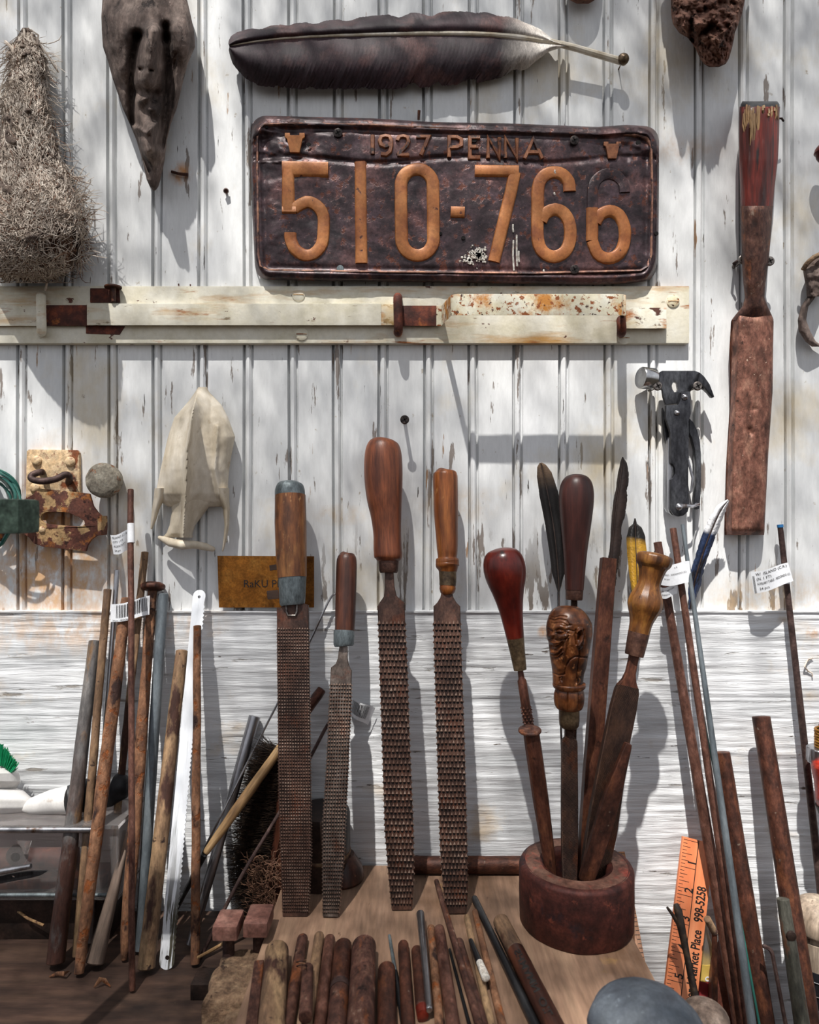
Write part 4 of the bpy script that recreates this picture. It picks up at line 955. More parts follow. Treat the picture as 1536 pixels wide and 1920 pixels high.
def sololean(name, label, cat, top, bot, m, w0, w1, h=BL, rough=0.0, r0=.25, r1=.25, bend=None, n=18, flat=1.0, group=None, taper=None):
    A = G(bot[0], bot[1], h) if len(bot) == 2 else W(*bot); B = W(*top)
    ra = pm(w1/2, -A.y); rb = pm(w0/2, top[2])
    A = A+(B-A).normalized()*ra*.35+V((0, 0, ra*.25))
    k = 40; pts = []; rad = []
    for i in range(k+1):
        t = i/k; p = A.lerp(B, t)
        if bend: p = p+V(bend)*math.sin(PI*t)
        if rough: p = p+V((.0006*noise.noise(V((t*5, top[0], 0))), 0, 0))
        pts.append(p); r = ra+(rb-ra)*t
        if taper: r *= interp(taper, t)[0]
        rad.append(r)
    o = solo(name, label, cat, tube(pts, rad, n, flat=flat, r0=r0, r1=r1, rough=rough, sub=.004), Mt[m], A, B, group)
    o['_'] = 0; del o['_']
    return o, A, B
# ---- left cluster of bars
sololean('metal_pipe', 'grey pipe turning rusty at its foot, leftmost of the leaning bars', 'pipe', (178, 1200, .016), (103, 1819), 'greyrust', 21, 33, rough=.03)
sololean('rusty_rod', 'long brown rusty rod leaning just right of the leftmost grey pipe', 'rod', (202, 1104, .016), (143, 1799), 'rusttan', 14, 16, rough=.06)
sololean('steel_rod', 'thin dull steel rod leaning behind the flaking orange bar at left', 'rod', (220, 1068, .008), (168, 1772), 'steel', 9, 11)
sololean('rusty_bar', 'thick flaking orange rust bar leaning behind the barcode tag', 'bar', (238, 1120, .012), (147, 1834), 'rustorange', 20, 22, rough=.10, taper=[(0, .8), (.15, 1.0), (.5, 1.15), (1, 1)])
sololean('tapered_stick', 'tapered brown stick with a rusty tip poking up left of the round nail head spike', 'stick', (272, 1034, .008), (196, 1755), 'rusttan', 14, 14, rough=.08, flat=.7)
T = lean('iron_spike', 'rusty iron spike with a mushroomed round head leaning in the left bundle', 'spike', (286, 1108, .010), (232, 1806), None, 22, 22)
T.part('shaft', tube([T.A.lerp(T.B, i/30) for i in range(31)], [pm(11, .06)*interp([(0, .55), (.08, 1.0), (.5, 1.1), (1, .8)], i/30)[0] for i in range(31)], 16, flat=.8, rough=.10, r0=.5), Mt['rustorange'])
T.part('head', lathe(T.B, T.B+(T.B-T.A).normalized()*.008, smoothprof([(0, .006), (.25, .0105), (.7, .0108), (1, .007)], 14), 24), Mt['rustdark'])
sololean('grey_pipe', 'smooth blue grey pipe leaning in the middle of the left bundle', 'pipe', (306, 1112, .010), (262, 1790), 'greypipe', 19, 20)
sololean('brown_pipe', 'brown pipe with tan weathered upper half leaning left of the white saw blade', 'pipe', (341, 1218, .014), (273, 1829), 'rusttan', 22, 32, rough=.04)
sololean('rebar_rod', 'long thin ribbed reddish rod reaching up to the round grey knob', 'rod', (245, 917, .022), (248, 1862), 'rustred', 11, 12, rough=.06)
sololean('rust_rod', 'straight reddish rust rod leaning in front of the white saw blade', 'rod', (370, 1172, .026), (366, 1814), 'rustorange', 14, 17, rough=.05)
sololean('wooden_stake', 'grey weathered wooden stake tapering up behind the thin ribbed rod', 'stake', (243, 1556, .045), (174, 1821), 'stake', 9, 34, rough=.03)
# hacksaw blade
A = G(312, 1818, BL); B = W(375, 1106, .012)
T = Thing('saw_blade', 'long white painted saw blade with a hole at each end and fine teeth', 'saw blade', A, B)
L = (B-A).length; zax = (B-A).normalized(); xax = zax.cross(V((0, 1, 0))).normalized()
if xax.x < 0: xax = -xax
yax = xax.cross(zax).normalized()
def loc(x_, z_, t_): return A+xax*x_+zax*z_+yax*t_
nt_ = 150; hw = .0058; out = []
for k in range(9): a = PI+PI*k/8; out.append((hw*1.05*math.cos(a), hw+hw*math.sin(a)))
for k in range(nt_):
    z_ = .012+(L-.024)*k/nt_; out.append((hw*1.02-(.0011 if k % 2 else 0), z_))
for k in range(9): a = PI*k/8; out.append((hw*math.cos(a), L-hw+hw*math.sin(a)))
def hole(cz, r): return [(r*math.cos(2*PI*k/14), cz+r*math.sin(2*PI*k/14)) for k in range(14)]
loops = [out, hole(.0085, .0019), hole(L-.0065, .0014)]
fl = [p for l in loops for p in l]; n = len(fl)
tri = geometry.tessellate_polygon([[V((x_, y_, 0)) for x_, y_ in l] for l in loops])
vs = [loc(x_, z_, .0006) for x_, z_ in fl]+[loc(x_, z_, -.0006) for x_, z_ in fl]
fs = [tuple(t) for t in tri]+[tuple(n+i for i in reversed(t)) for t in tri]
o_ = 0
for l in loops:
    for i in range(len(l)):
        j = (i+1) % len(l); fs.append((o_+i, o_+j, n+o_+j, n+o_+i))
    o_ += len(l)
T.part('blade', (vs, fs), Mt['sawpaint'], smooth=False)
# tags
def flag(name, label, q, s, lines, bar=None, m='paper', curl=.004, sz=None, T_=None, wrap=None):
    "paper tag: quad of pixel corners TL TR BR BL, curled; text lines laid on it"
    T_ = Thing(name, label, 'tag', W(q[3][0], q[3][1], s))
    def pt(u, v, off=0):
        x_ = (q[0][0]*(1-u)+q[1][0]*u)*(1-v)+(q[3][0]*(1-u)+q[2][0]*u)*v
        y_ = (q[0][1]*(1-u)+q[1][1]*u)*(1-v)+(q[3][1]*(1-u)+q[2][1]*u)*v
        return W(x_, y_+2.5*math.sin(u*5), s+curl*math.sin(u*PI*1.3)+off)
    vs, fs = [], []
    nu, nv = 14, 4
    for o in (0, -.0003):
        for i in range(nv+1):
            for j in range(nu+1): vs.append(pt(j/nu, i/nv, o))
    w = nu+1; n = w*(nv+1)
    for i in range(nv):
        for j in range(nu):
            a = (i*w+j, i*w+j+1, (i+1)*w+j+1, (i+1)*w+j); fs.append(a); fs.append(tuple(n+k for k in reversed(a)))
    T_.part('paper', (vs, fs), Mt[m])
    def onpaper(md, u0, v0, du, dv):
        out = [pt(u0+p.x*du, v0-p.y*dv, .0003) for p in md[0]]
        return out, md[1]
    for body, u0, v0, h in lines:
        md = text_md(body, V((0, 0, 0)), V((1, 0, 0)), V((0, 1, 0)), 1.0, 0)
        wpx = math.hypot(q[1][0]-q[0][0], q[1][1]-q[0][1]); hpx = math.hypot(q[3][0]-q[0][0], q[3][1]-q[0][1])
        T_.part('print', onpaper(md, u0, v0, min(h*hpx/wpx, (.97-u0)/max(p.x for p in md[0])), h), Mt['ink'], smooth=False)
    if bar:
        u0, u1, v0, v1 = bar; rn_ = random.Random(4); u = u0; mds = []
        while u < u1:
            w_ = rn_.choice([.008, .014, .022])*(u1-u0)/.5*.8
            mds.append(([pt(u, v0, .0003), pt(min(u1, u+w_), v0, .0003), pt(min(u1, u+w_), v1, .0003), pt(u, v1, .0003)], [(0, 1, 2, 3)])); u += w_+rn_.choice([.010, .018, .02])*(u1-u0)/.5*.8
        T_.part('barcode', join(*mds), Mt['ink'], smooth=False, kind='stuff')
    if wrap: T_.part('wrap', tube([W(*wrap[0]), W(*wrap[1])], wrap[2], 18, r0=False, r1=False), Mt[m])
    return T_
sl = sline(917, .022, 1862, .117)
flag('paper_tag', 'white paper tag with printed lines wrapped round the thin ribbed rod', [(207, 1003), (244, 994), (244, 1032), (213, 1039)], sl(1010)-.002, [('ISLAND (C.R.)', .05, .20, .15), ('OTY 1 FT', .06, .42, .14), ('AUXILIARY', .08, .64, .14), ('24 pcs', .10, .86, .14)], None, wrap=((245.5, 982, sl(982)), (246, 1018, sl(1018)), pm(5.9, sl(1000))+.0003))
flag('barcode_tag', 'white barcode tag taped round the orange and steel bars at left', [(208, 1133), (281, 1119), (280, 1155), (207, 1166)], sline(1120, .012, 1834, .09)(1140)+.0095, [('24 pcs - REDONDO', .05, .97, .13)], (.14, .96, .08, .78), curl=.002)
# ---- steel tube, wire, stick, rods by the brush
sololean('steel_tube', 'shiny flared steel tube leaning behind the red rust rod', 'tube', (478, 1342, .010), (356, 1778), 'steel', 22, 17, r1=.1)
P = [W(629, 1113, .012), W(616, 1128, .012), W(580, 1205, .014), W(521, 1318, .020), W(455, 1448, .032), W(387, 1584, .048), G(337, 1690, BL)+V((0, -.001, .001))]
solo('thin_wire_rod', 'long thin bright wire with a hooked tip leaning behind the cap-ended rasp', 'wire', tube(cr([tuple(p) for p in P], 4), .0010, 10, r0=True, r1=True), Mt['steel'], P[-1], P[0])
A = W(605, 1291, .012); B = G(382, 1603, BL) if False else W(384, 1601, .060)
T = Thing('painted_stick', 'tan wooden stick with a rusty socket end leaning behind the cap-ended rasp', 'stick', B, A)
C = A.lerp(B, .16)
T.part('socket', tube([A, A.lerp(B, .05), C], [.0042, .0046, .0044], 14, rough=.1, r0=.3), Mt['rustdark'])
T.part('stick', tube([C, C.lerp(B, .3), C.lerp(B, .7), B], [.0038, .0040, .0045, .0030], 14, r1=.6, rough=.08), Mt['stick'])
E_ = G(330, 1712, BL)
T.part('bristle_end', tube([B, B.lerp(E_, .5), E_+V((0, 0, .002))], [.0026, .0022, .0016], 10), Mt['steeldark'])
P = [W(650, 1318, .010), W(616, 1357, .016), W(584, 1416, .024), W(522, 1527, .044), W(450, 1648, .066), G(374, 1802, BL)+V((0, 0, .001))]
solo('long_thin_rod', 'long thin brown rod crossing in front of the black brush bristles', 'rod', tube(cr([tuple(p) for p in P], 4), .0016, 10, r0=True, r1=True), Mt['ironrod'], P[-1], P[0])
flag('curled_tag', 'curled barcode tag sticking out behind the small-handled rasp', [(658, 1306), (704, 1330), (690, 1362), (655, 1338)], .014, [], (.10, .80, .08, .80), curl=.006)
# ---- black bristle brush
A = G(520, 1705, BC)
T = Thing('bristle_brush', 'black bristled scrubbing brush standing on end behind the cap-ended rasp', 'brush', A)
T.part('brush_block', relief([(1392, 528, 556, .016), (1410, 522, 560, .02), (1500, 516, 556, .022), (1600, 506, 548, .024), (1660, 498, 540, .024), (1700, 492, 530, .024), (1712, 494, 524, .02)], 16, 50, .012, lambda px, py, a, v: .0012*fb((px*.05, py*.03, 2)), power=.3), Mt['wood2'])
rn = random.Random(12); br = []
for q in range(2600):
    t = rn.random(); py = 1402+t*300; x0 = interp([(0, 527,), (.35, 517,), (.7, 506,), (1, 494,)], t)[0]
    ln = interp([(0, 52,), (.3, 78,), (.65, 84,), (.9, 74,), (1, 40,)], t)[0]*rn.uniform(.65, 1.08); s = rn.uniform(.010, .032)
    an = rn.gauss(PI+.12-.3*t, .20)
    p = []; x_, y_ = x0+rn.uniform(-2, 12), py
    for k in range(5):
        p.append(W(x_, y_, s+rn.uniform(-.001, .001))); x_ += ln/4*math.cos(an); y_ += -ln/4*math.sin(an)*-1 if False else ln/4*math.sin(an); an += rn.gauss(0, .16)
    br.append(strand(p, rn.uniform(.00022, .0004)))
T.part('bristles', join(*br), Mt['bristle'], kind='stuff', weld=False)
br = []
for q in range(260):
    t = rn.uniform(.7, 1.03); py = 1402+t*300; x_ = rn.uniform(470, 520); y_ = py; s = rn.uniform(.040, .052); an = rn.uniform(0, 2*PI); p = []
    for k in range(6): p.append(W(x_, y_, s)); x_ += 6*math.cos(an); y_ += 6*math.sin(an); an += rn.gauss(0, .6)
    br.append(strand(p, .0003))
T.part('loose_fibres', join(*br), Mt['fibred'], kind='stuff', weld=False)
# ---- dark tin behind the rasps
T = Thing('dark_tin', 'dark brown round tin standing between the two left rasps', 'tin', G(610, 1672, BC))
c = V((W(608, 0, .045).x, -.036, 0)); zb = -BC
zt = W(0, 1500, .02).z
T.part('tin_body', lathe(V((c.x-.004, -.032, zb)), V((c.x-.004, -.032, zb+.062)), [(0, .024), (.05, .0255), (.95, .0255), (1, .0245)], 48), Mt['tin'])
T.part('tin_band', lathe(V((c.x-.004, -.032, zb+.024)), V((c.x-.004, -.032, zb+.027)), [(0, .0258), (.5, .0263), (1, .0258)], 48), Mt['rusttan'])
solo('wooden_disc', 'dark round wooden disc at the foot of the dark tin, right of the small-handled rasp', 'disc', lathe(V((c.x+.013, -.030, zb)), V((c.x+.013, -.030, zb+.022)), [(0, .020), (.1, .021), (.5, .019), (1, .012)], 40), Mt['wood2'], V((c.x+.013, -.030, zb)))
# ---- iron jaws and cork
T = Thing('iron_clamp', 'brown iron clamp with two square pads in front of the black brush', 'clamp', G(455, 1800, BL))
for x0, x1, y0, y1, sk in ((405, 451, 1704, 1738, 4), (463, 508, 1694, 1732, 5)):
    zt = -.310; a = G(x0, y0, .310); d0 = -G(x0, y0, .310).y; d1 = -G(x0, y1, .310).y
    T.part('pad', box((G(x0, y0+18, .31).x, -d1, zt-.011), (G(x1, y0+18, .31).x, -d0, zt)), Mt['brick'], bev=.002)
    xm = (G(x0, y0+18, .31).x+G(x1, y0+18, .31).x)/2
    T.part('post', tube([V((xm, -(d0+d1)/2, -BL)), V((xm, -(d0+d1)/2, zt-.010))], .0045, 16), Mt['ironrod'])
T.part('cross_bar', box((G(408, 1740, .36).x, -.125, -BL), (G(505, 1740, .36).x+.004, -.105, -BL+.012)), Mt['tin'], bev=.001)
def corkmd(x0, x1, y0, y1, h, seed):
    nx, ny = 50, 50; vs, fs = [], []
    sA, sB = -G(400, y0, h).y, -G(400, y1, h).y
    for i in range(ny+1):
        for j in range(nx+1):
            u, v = j/nx, i/ny
            s = sA+(sB-sA)*v; xx0 = G(x0, y1, h).x; xx1 = G(x1, y1, h).x
            bow = .010*(1-(2*u-1)**2)-.010
            x_ = xx0+(xx1-xx0)*u+.0015*fb((v*3, seed, 0))*(1-u)*2; e_ = min(u, 1-u, v, 1-v)
            vs.append(V((x_, -(s-bow*(1-v) if True else s), -h+.0006*fb((u*9, v*9, seed))-.004*max(0, 1-e_/.08)**2)))
    n = len(vs); w = nx+1
    for i in range(ny+1):
        for j in range(nx+1): q = vs[i*w+j]; vs.append(V((q.x, q.y, -BL)))
    for i in range(ny):
        for j in range(nx): fs.append((i*w+j, i*w+j+1, (i+1)*w+j+1, (i+1)*w+j)); fs.append((n+i*w+j, n+(i+1)*w+j, n+(i+1)*w+j+1, n+i*w+j+1))
        for j in (0, nx): fs.append((i*w+j, (i+1)*w+j, n+(i+1)*w+j, n+i*w+j))
    for i in (0, ny):
        for j in range(nx): fs.append((i*w+j, i*w+j+1, n+i*w+j+1, n+i*w+j))
    return vs, fs
solo('cork_block', 'brown cork block with a curved back, left of the plywood panel', 'block', corkmd(378, 474, 1774, 1872, .338, 1), Mt['cork'], G(420, 1872, BL), ang=60)
solo('cork_block', 'second brown cork block nearest the camera, in front of the curved one', 'block', corkmd(362, 458, 1878, 2060, .340, 5), Mt['cork'], G(410, 2000, BL), ang=60)
solo('wood_chip', 'thin twig lying over the back of the cork block', 'twig', tube([G(372, 1795, BL-.012), G(400, 1780, BL-.030), G(427, 1764, BL-.040)], [.0012, .0014, .001], 8), Mt['stick'], G(372, 1795, BL))
for i, (q, lab) in enumerate(([(105, 1830), (118, 1822), (130, 1818), (128, 1826)], 'curled reddish bark sliver by the foot of the leftmost grey pipe'), ([(178, 1838), (190, 1826), (203, 1832), (198, 1852)], 'small dark reddish leaf scrap right of the weathered stake foot')) if False else ():
    pass
def scrap(lab, pts):
    P_ = [G(x_, y_, BL-.0012-.004*k) for x_, y_, k in pts]
    solo('wood_scrap', lab, 'scrap', tube(P_, [.0008]+[.0020]*(len(P_)-2)+[.0006], 8, flat=.35, r0=True, r1=True), Mt['rustorange'], P_[0])
scrap('curled reddish bark sliver by the foot of the leftmost grey pipe', [(92, 1832, 0), (108, 1826, .5), (120, 1826, 1), (131, 1820, .3)])
scrap('small reddish wood scrap on the bench in front of the grey wooden stake', [(176, 1852, 0), (188, 1836, 1.4), (196, 1838, 1), (207, 1850, 0)])
# ---- left edge: scrub brush, box and what lies under it
bz = -BL
T = Thing('tool_case', 'scratched clear plastic case at the left with a steel bar along its lid', 'case', W(100, 1690, .06))
bx0, bx1 = -.42, W(228, 0, .055).x
zt, zb = W(0, 1552, .062).z, W(0, 1688, .062).z
T.part('case_body', join(box((bx0, -.062, zb), (bx1, -.059, zt)), box((bx0, -.012, zb), (bx1, -.009, zt)), box((bx0, -.0588, zb), (bx1, -.0122, zb+.0025)), box((bx1-.003, -.0588, zb+.0027), (bx1, -.0122, zt))), Mt['clear'], bev=.0008)
T.part('case_lid', box((bx0, -.066, zt+.0003), (bx1+.002, -.008, zt+.004)), Mt['clear'], bev=.001)
T.part('steel_edge', tube([V((bx0, -.068, zt+.001)), V((bx1-.01, -.068, zt+.001))], .0024, 12), Mt['steel'])
T.part('lower_rail', tube([V((bx0, -.0645, zb+.006)), V((bx1-.004, -.0645, zb+.006))], .0016, 10), Mt['zinc'])
T.part('clasp', relief([(1576, 30, 60, .004), (1590, 40, 56, .005), (1602, 44, 52, .004)], 12, 16, .0625, lambda *a: 0), Mt['clear'])
A = W(35, 1602, .055); T.part('round_fitting', lathe(A, A+V((0, -.004, 0)), [(0, .009), (.6, .009), (.7, .0045), (1, .004)], 30), Mt['tin'])
solo('case_riser', 'dark wooden block under the clear plastic case', 'block', box((-.42, -.050, bz), (bx1-.012, -.010, zb-.0004)), Mt['tin'], V((-.33, -.03, bz)), bev=.001)
# inside the case
solo('brown_parts', 'brown metal strip lying inside the clear plastic case', 'strip', box((bx0+.02, -.048, zb+.0028), (bx1-.02, -.022, zb+.012)), Mt['rustdark'], V((-.32, -.035, zb+.0028)), bev=.001)
solo('brown_cylinder', 'brown roll lying inside the clear plastic case behind its clasp', 'roll', tube([V((bx0+.03, -.034, zb+.021)), V((bx1-.05, -.034, zb+.021))], .0085, 18), Mt['clay'], V((-.32, -.034, zb+.021)))
# thin tools across the case front
T = Thing('paint_brush', 'small brush with a silver ferrule lying across the front of the clear case', 'brush', W(0, 1634, .068))
T.part('ferrule', tube([W(2, 1634, .072), W(58, 1624, .072)], [.0026, .0020], 12), Mt['steel'])
T.part('handle', tube([W(-60, 1644, .072), W(2, 1634, .072)], [.0016, .0024], 12), Mt['stick'])
T.part('hanger', tube([W(-50, 1643, .072), W(-50, 1643, .0625)], .001, 6), Mt['steel'])
T = Thing('craft_blade', 'dark flat blade with a small hole lying across the front of the clear case', 'blade', W(0, 1650, .068))
T.part('blade', prism([(-40, 1652), (20, 1638), (60, 1633), (91, 1632), (78, 1640), (60, 1645), (0, 1656), (-40, 1662)], .0685, .0705, [[(25+4*math.cos(2*PI*k/10), 1643+2.4*math.sin(2*PI*k/10)) for k in range(10)]]), Mt['steeldark'], bev=.0003)
T.part('rivet', tube([W(0, 1650, .0625), W(0, 1650, .0690)], .001, 8), Mt['steel'])
def onbench(px, py, r): return G(px, py, BL-r)
A = onbench(22, 1722, .006)
T = Thing('magnifier_lens', 'dark round lens with a thin rim lying under the clear case', 'lens', A)
ri = [A+V((.0145*math.cos(a), -.0015-.009*math.sin(a)*.3, .012*math.sin(a)+.004)) for a in [2*PI*k/36 for k in range(37)]]
T.part('rim', tube(ri, .0007, 8), Mt['zinc'])
T.part('glass', lathe(A+V((0, -.0018, .004)), A+V((0, -.0003, .004)), [(0, .0135), (1, .0135)], 30), Mt['tin'])
T.part('stem', tube([W(22, 1700, .045), W(52, 1722, .055), W(82, 1735, .058)], .0011, 8), Mt['stick'])
solo('cream_eraser', 'cream rubber block with a rounded end lying under the clear case', 'eraser', tube([onbench(80, 1718, .010)+V((0, 0, .003)), onbench(165, 1718, .010)+V((0, 0, .003))], [.0085, .0095], 20, flat=.7, r0=.8, r1=.3), Mt['plwhite'], onbench(120, 1718, .008))
solo('red_rod_end', 'dull red block lying under the clear case beside the cream eraser', 'block', box(tuple(onbench(50, 1702, .016)+V((0, .0, 0))), tuple(onbench(72, 1702, .016)+V((0, .012, .014)))), Mt['redpaint'], onbench(60, 1702, .016), bev=.001)
# scrub brush
zt2 = zt+.0045
T = Thing('scrub_brush', 'white scrub brush with green bristles and black-tipped handle on top of the clear case', 'brush', W(60, 1550, .045))
T.part('brush_head', relief([(1426, -50, 10, .010), (1436, -56, 26, .022), (1450, -60, 36, .028), (1465, -56, 39, .028), (1478, -40, 30, .022), (1484, -30, 12, .014)], 24, 24, .018, lambda *a: 0), Mt['plwhite'])
T.part('neck', relief([(1474, -40, 20, .016), (1482, -60, 44, .026), (1500, -70, 64, .030), (1515, -70, 66, .030), (1530, -60, 60, .024), (1540, -40, 34, .014)], 30, 24, .018, lambda *a: 0), Mt['plwhite'])
T.part('handle', tube([W(36, 1519, .040), W(60, 1512, .040), W(95, 1504, .040), W(132, 1500, .040)], [.0012, .0075, .0105, .0125], 24, flat=.9, r0=True), Mt['plwhite'])
T.part('grip', tube([W(131, 1500, .040), W(160, 1492, .036), W(205, 1480, .032), W(246, 1470, .030)], [.0126, .0140, .0150, .012], 24, flat=.8, r1=.8), Mt['plblack'])
rn = random.Random(2); br = []
for q in range(420):
    x_ = rn.uniform(-40, 22); y_ = 1436+max(0, x_-5)*.8; s = rn.uniform(.022, .042)
    x2 = x_+(x_+12)*.35+rn.uniform(-3, 3); y2 = y_-rn.uniform(30, 42)+max(0, x_)*1.0
    br.append(strand([W(x_, y_, s), W((x_+x2)/2, (y_+y2)/2, s), W(x2, y2, s)], .0006, 4))
T.part('bristles', join(*br), Mt['grass_green'], kind='stuff', weld=False)

# ================================================================ RASPS
def rasp(label, edges, s_top, s_bot, tooth, m, handle, tang, extra=None, th=.0026, y_rest=None, flank=True, hs=None):
    """edges rows (py, xl, xr) of the blade from shoulder to tip, straight from the photograph's outline; handle rows (py, xl, xr) by part"""
    ys0 = handle[0][1][0][0]; ys1 = edges[-1][0]
    sf = sline(ys0, s_top, ys1, s_bot)
    def P(px, py, o=0): return W(px, py, sf(py)+o)
    A = P((edges[-1][1]+edges[-1][2])/2, ys1); B = P(sum(handle[0][1][0][1:])/2, ys0)
    T_ = Thing('wood_rasp', label, 'rasp', A, B, None)
    ax = (B-A).normalized(); sd = V((1, 0, 0)); nr = sd.cross(ax).normalized()
    if nr.y > 0: nr = -nr
    yy = [edges[0][0]+(edges[-1][0]-edges[0][0])*i/60 for i in range(61)]
    pts, secs = [], []
    full = tang+[e for e in edges]
    ys = sorted(set([r[0] for r in tang])|set(yy))
    for y_ in ys:
        xl, xr = interp(full, y_); pts.append(P((xl+xr)/2, y_)); secs.append(rect(pm((xr-xl)/2, sf(y_)), th*(1.0 if y_ >= edges[0][0] else 1.0), .0006))
    bl = T_.part('blade', sweep(pts, secs, side0=V((0, 1, 0))), Mt[m], ang=40)
    # teeth: punched points in staggered rows
    y0, y1, pitch, ncol, hgt = tooth
    vs, fs = [], []; pv, pf = [], []; k = 0; y_ = y0
    while y_ < y1:
        xl, xr = interp(edges, y_); cw = (xr-xl)/ncol
        for c in range(ncol):
            xc = xl+cw*(c+.5+(.22 if k % 2 else -.22)*(0 if pitch < 9 else 1))
            if xc < xl+cw*.2 or xc > xr-cw*.2: continue
            xc += random.uniform(-.25, .25); yj = y_+random.uniform(-.3, .3)
            w_ = cw*.40; L_ = pitch*.80
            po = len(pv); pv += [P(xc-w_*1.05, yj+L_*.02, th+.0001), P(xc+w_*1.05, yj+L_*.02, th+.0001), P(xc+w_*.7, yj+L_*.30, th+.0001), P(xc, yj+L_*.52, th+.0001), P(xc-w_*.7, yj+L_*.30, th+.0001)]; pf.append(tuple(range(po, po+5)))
            b0 = P(xc-w_, yj, th); b1 = P(xc+w_, yj, th); up = P(xc, yj-L_*.75, th); bt = P(xc, yj+L_*.12, th)
            tip = P(xc, yj-L_*.05, th+hgt); tl = P(xc-w_*.5, yj-L_*.05, th+hgt*.72); tr = P(xc+w_*.5, yj-L_*.05, th+hgt*.72)
            o = len(vs); vs += [b0, b1, up, bt, tip, tl, tr]
            fs += [(o, o+5, o+2), (o+5, o+4, o+2), (o+4, o+6, o+2), (o+6, o+1, o+2), (o, o+3, o+5), (o+5, o+3, o+4), (o+4, o+3, o+6), (o+6, o+3, o+1)]
        if flank:
            for xx, sg in ((xl, -1), (xr, 1)):
                o = len(vs); q = .9
                vs += [P(xx, y_-pitch*.3, th*.8), P(xx, y_+pitch*.3, th*.8), P(xx, y_+pitch*.3, -th*.2), P(xx, y_-pitch*.3, -th*.2), P(xx+sg*2.6, y_+pitch*.1, th*.3)]
                fs += [(o, o+1, o+4), (o+1, o+2, o+4), (o+2, o+3, o+4), (o+3, o, o+4)]
        y_ += pitch; k += 1
    T_.part('teeth', (vs, fs), Mt['rasptip'], bl, kind='stuff', smooth=False, weld=False)
    T_.part('pit_shade_facets', (pv, pf), Mt['pitshade'], bl, kind='stuff', smooth=False, weld=False)  # dark facets paint the shade of the hollow below each tooth
    for nm, rows, mm_, sm in handle:
        c0 = P(sum(rows[0][1:])/2, rows[0][0], hs or 0); c1 = P(sum(rows[-1][1:])/2, rows[-1][0], hs or 0)
        ns = 40 if sm else 1; seq = []
        tabl = [(r[0], r[1], r[2]) for r in rows]
        if sm:
            seq = [tuple(q) for q in cr([V(r) for r in tabl], 8)]
        else: seq = tabl
        pp, rr = [], []
        for y_, xl, xr in seq:
            pp.append(P((xl+xr)/2, y_, hs or 0)); rr.append(max(.0003, pm((xr-xl)/2, sf(y_)+(hs or 0))))
        T_.part(nm, sweep(pp, [circ(r, 32) for r in rr]), Mt[mm_], ang=40)
    if extra: extra(T_, P, th)
    return T_
def staple_extra(T_, P, th):
    q = [P(537, 1128, th), P(537, 1146, th+.001), P(540, 1154, th+.0012), P(554, 1154, th+.0012), P(557, 1146, th+.001), P(557, 1128, th)]
    T_.part('wire_clip', tube(q, .0010, 10), Mt['screwlight'])
rasp('wide rasp with brown wooden handle, grey metal cap and green grey ferrule', [(1140, 520, 579), (1260, 521, 580), (1330, 522, 581), (1498, 523.5, 583), (1600, 527, 584), (1680, 530, 580), (1716, 531, 578)], .024, G(0, 1716, BC).y*-1, (1180, 1712, 6.15, 12, .0011), 'rasp',
     [('cap', [(902, 538, 548), (904, 526, 560), (909, 519, 567), (918, 516, 571), (930, 516, 572)], 'zinc', True),
      ('handle', [(929, 516, 573), (980, 515.5, 574.5), (1040, 517.5, 575), (1083, 521, 575)], 'wood1', False),
      ('ferrule', [(1080, 522, 574.5), (1100, 523, 573.5), (1130, 524.5, 572), (1135, 527, 570)], 'zinc', False)], [(1128, 540, 556), (1139, 521, 579)], staple_extra, th=.0028)
rasp('narrow half round rasp with a small dark brown handle and zinc ferrule', [(1256, 621, 660), (1333, 617, 658), (1388, 615, 655), (1443, 612, 653), (1540, 606, 648), (1609, 605.5, 645), (1716, 606, 635)], .024, G(0, 1718, BC).y*-1, (1285, 1714, 7.1, 8, .0012), 'rasppale',
     [('handle', [(1036, 645, 655), (1038, 638, 661), (1043, 633.5, 666), (1055, 631, 669), (1100, 629.5, 668.5), (1150, 628.5, 667), (1184, 628, 665)], 'wood2', True),
      ('ferrule', [(1182, 626, 665), (1186, 625.5, 665), (1208, 625.5, 664), (1212, 628, 662)], 'zinc', False)], [(1212, 637, 652), (1235, 634, 652), (1246, 630, 655), (1255, 621, 660)], None, th=.0034)
rasp('coarse rasp with the largest bulbous reddish brown handle', [(1135, 708, 759), (1200, 711, 761), (1260, 712.5, 764), (1388, 717, 768), (1553, 722, 775), (1640, 729, 776), (1703, 735, 773)], .026, G(0, 1705, BC).y*-1, (1170, 1696, 11.4, 7, .0017), 'rasp',
     [('handle', [(822, 712, 727), (825, 699, 739), (832, 690, 747), (845, 685, 752), (866, 683, 754.5), (900, 683.5, 755), (935, 688, 754), (965, 695, 753), (1000, 700, 752.5), (1030, 700.5, 754), (1044, 702, 755), (1050, 706, 751), (1053, 711, 746)], 'wood3', True),
      ('ferrule', [(1051, 710, 748), (1056, 710, 748), (1070, 711, 747), (1074, 713, 745)], 'rustfer', False)], [(1072, 722, 738), (1100, 722, 740), (1118, 720, 744), (1128, 712, 753), (1134, 708, 759)], None, th=.0030)
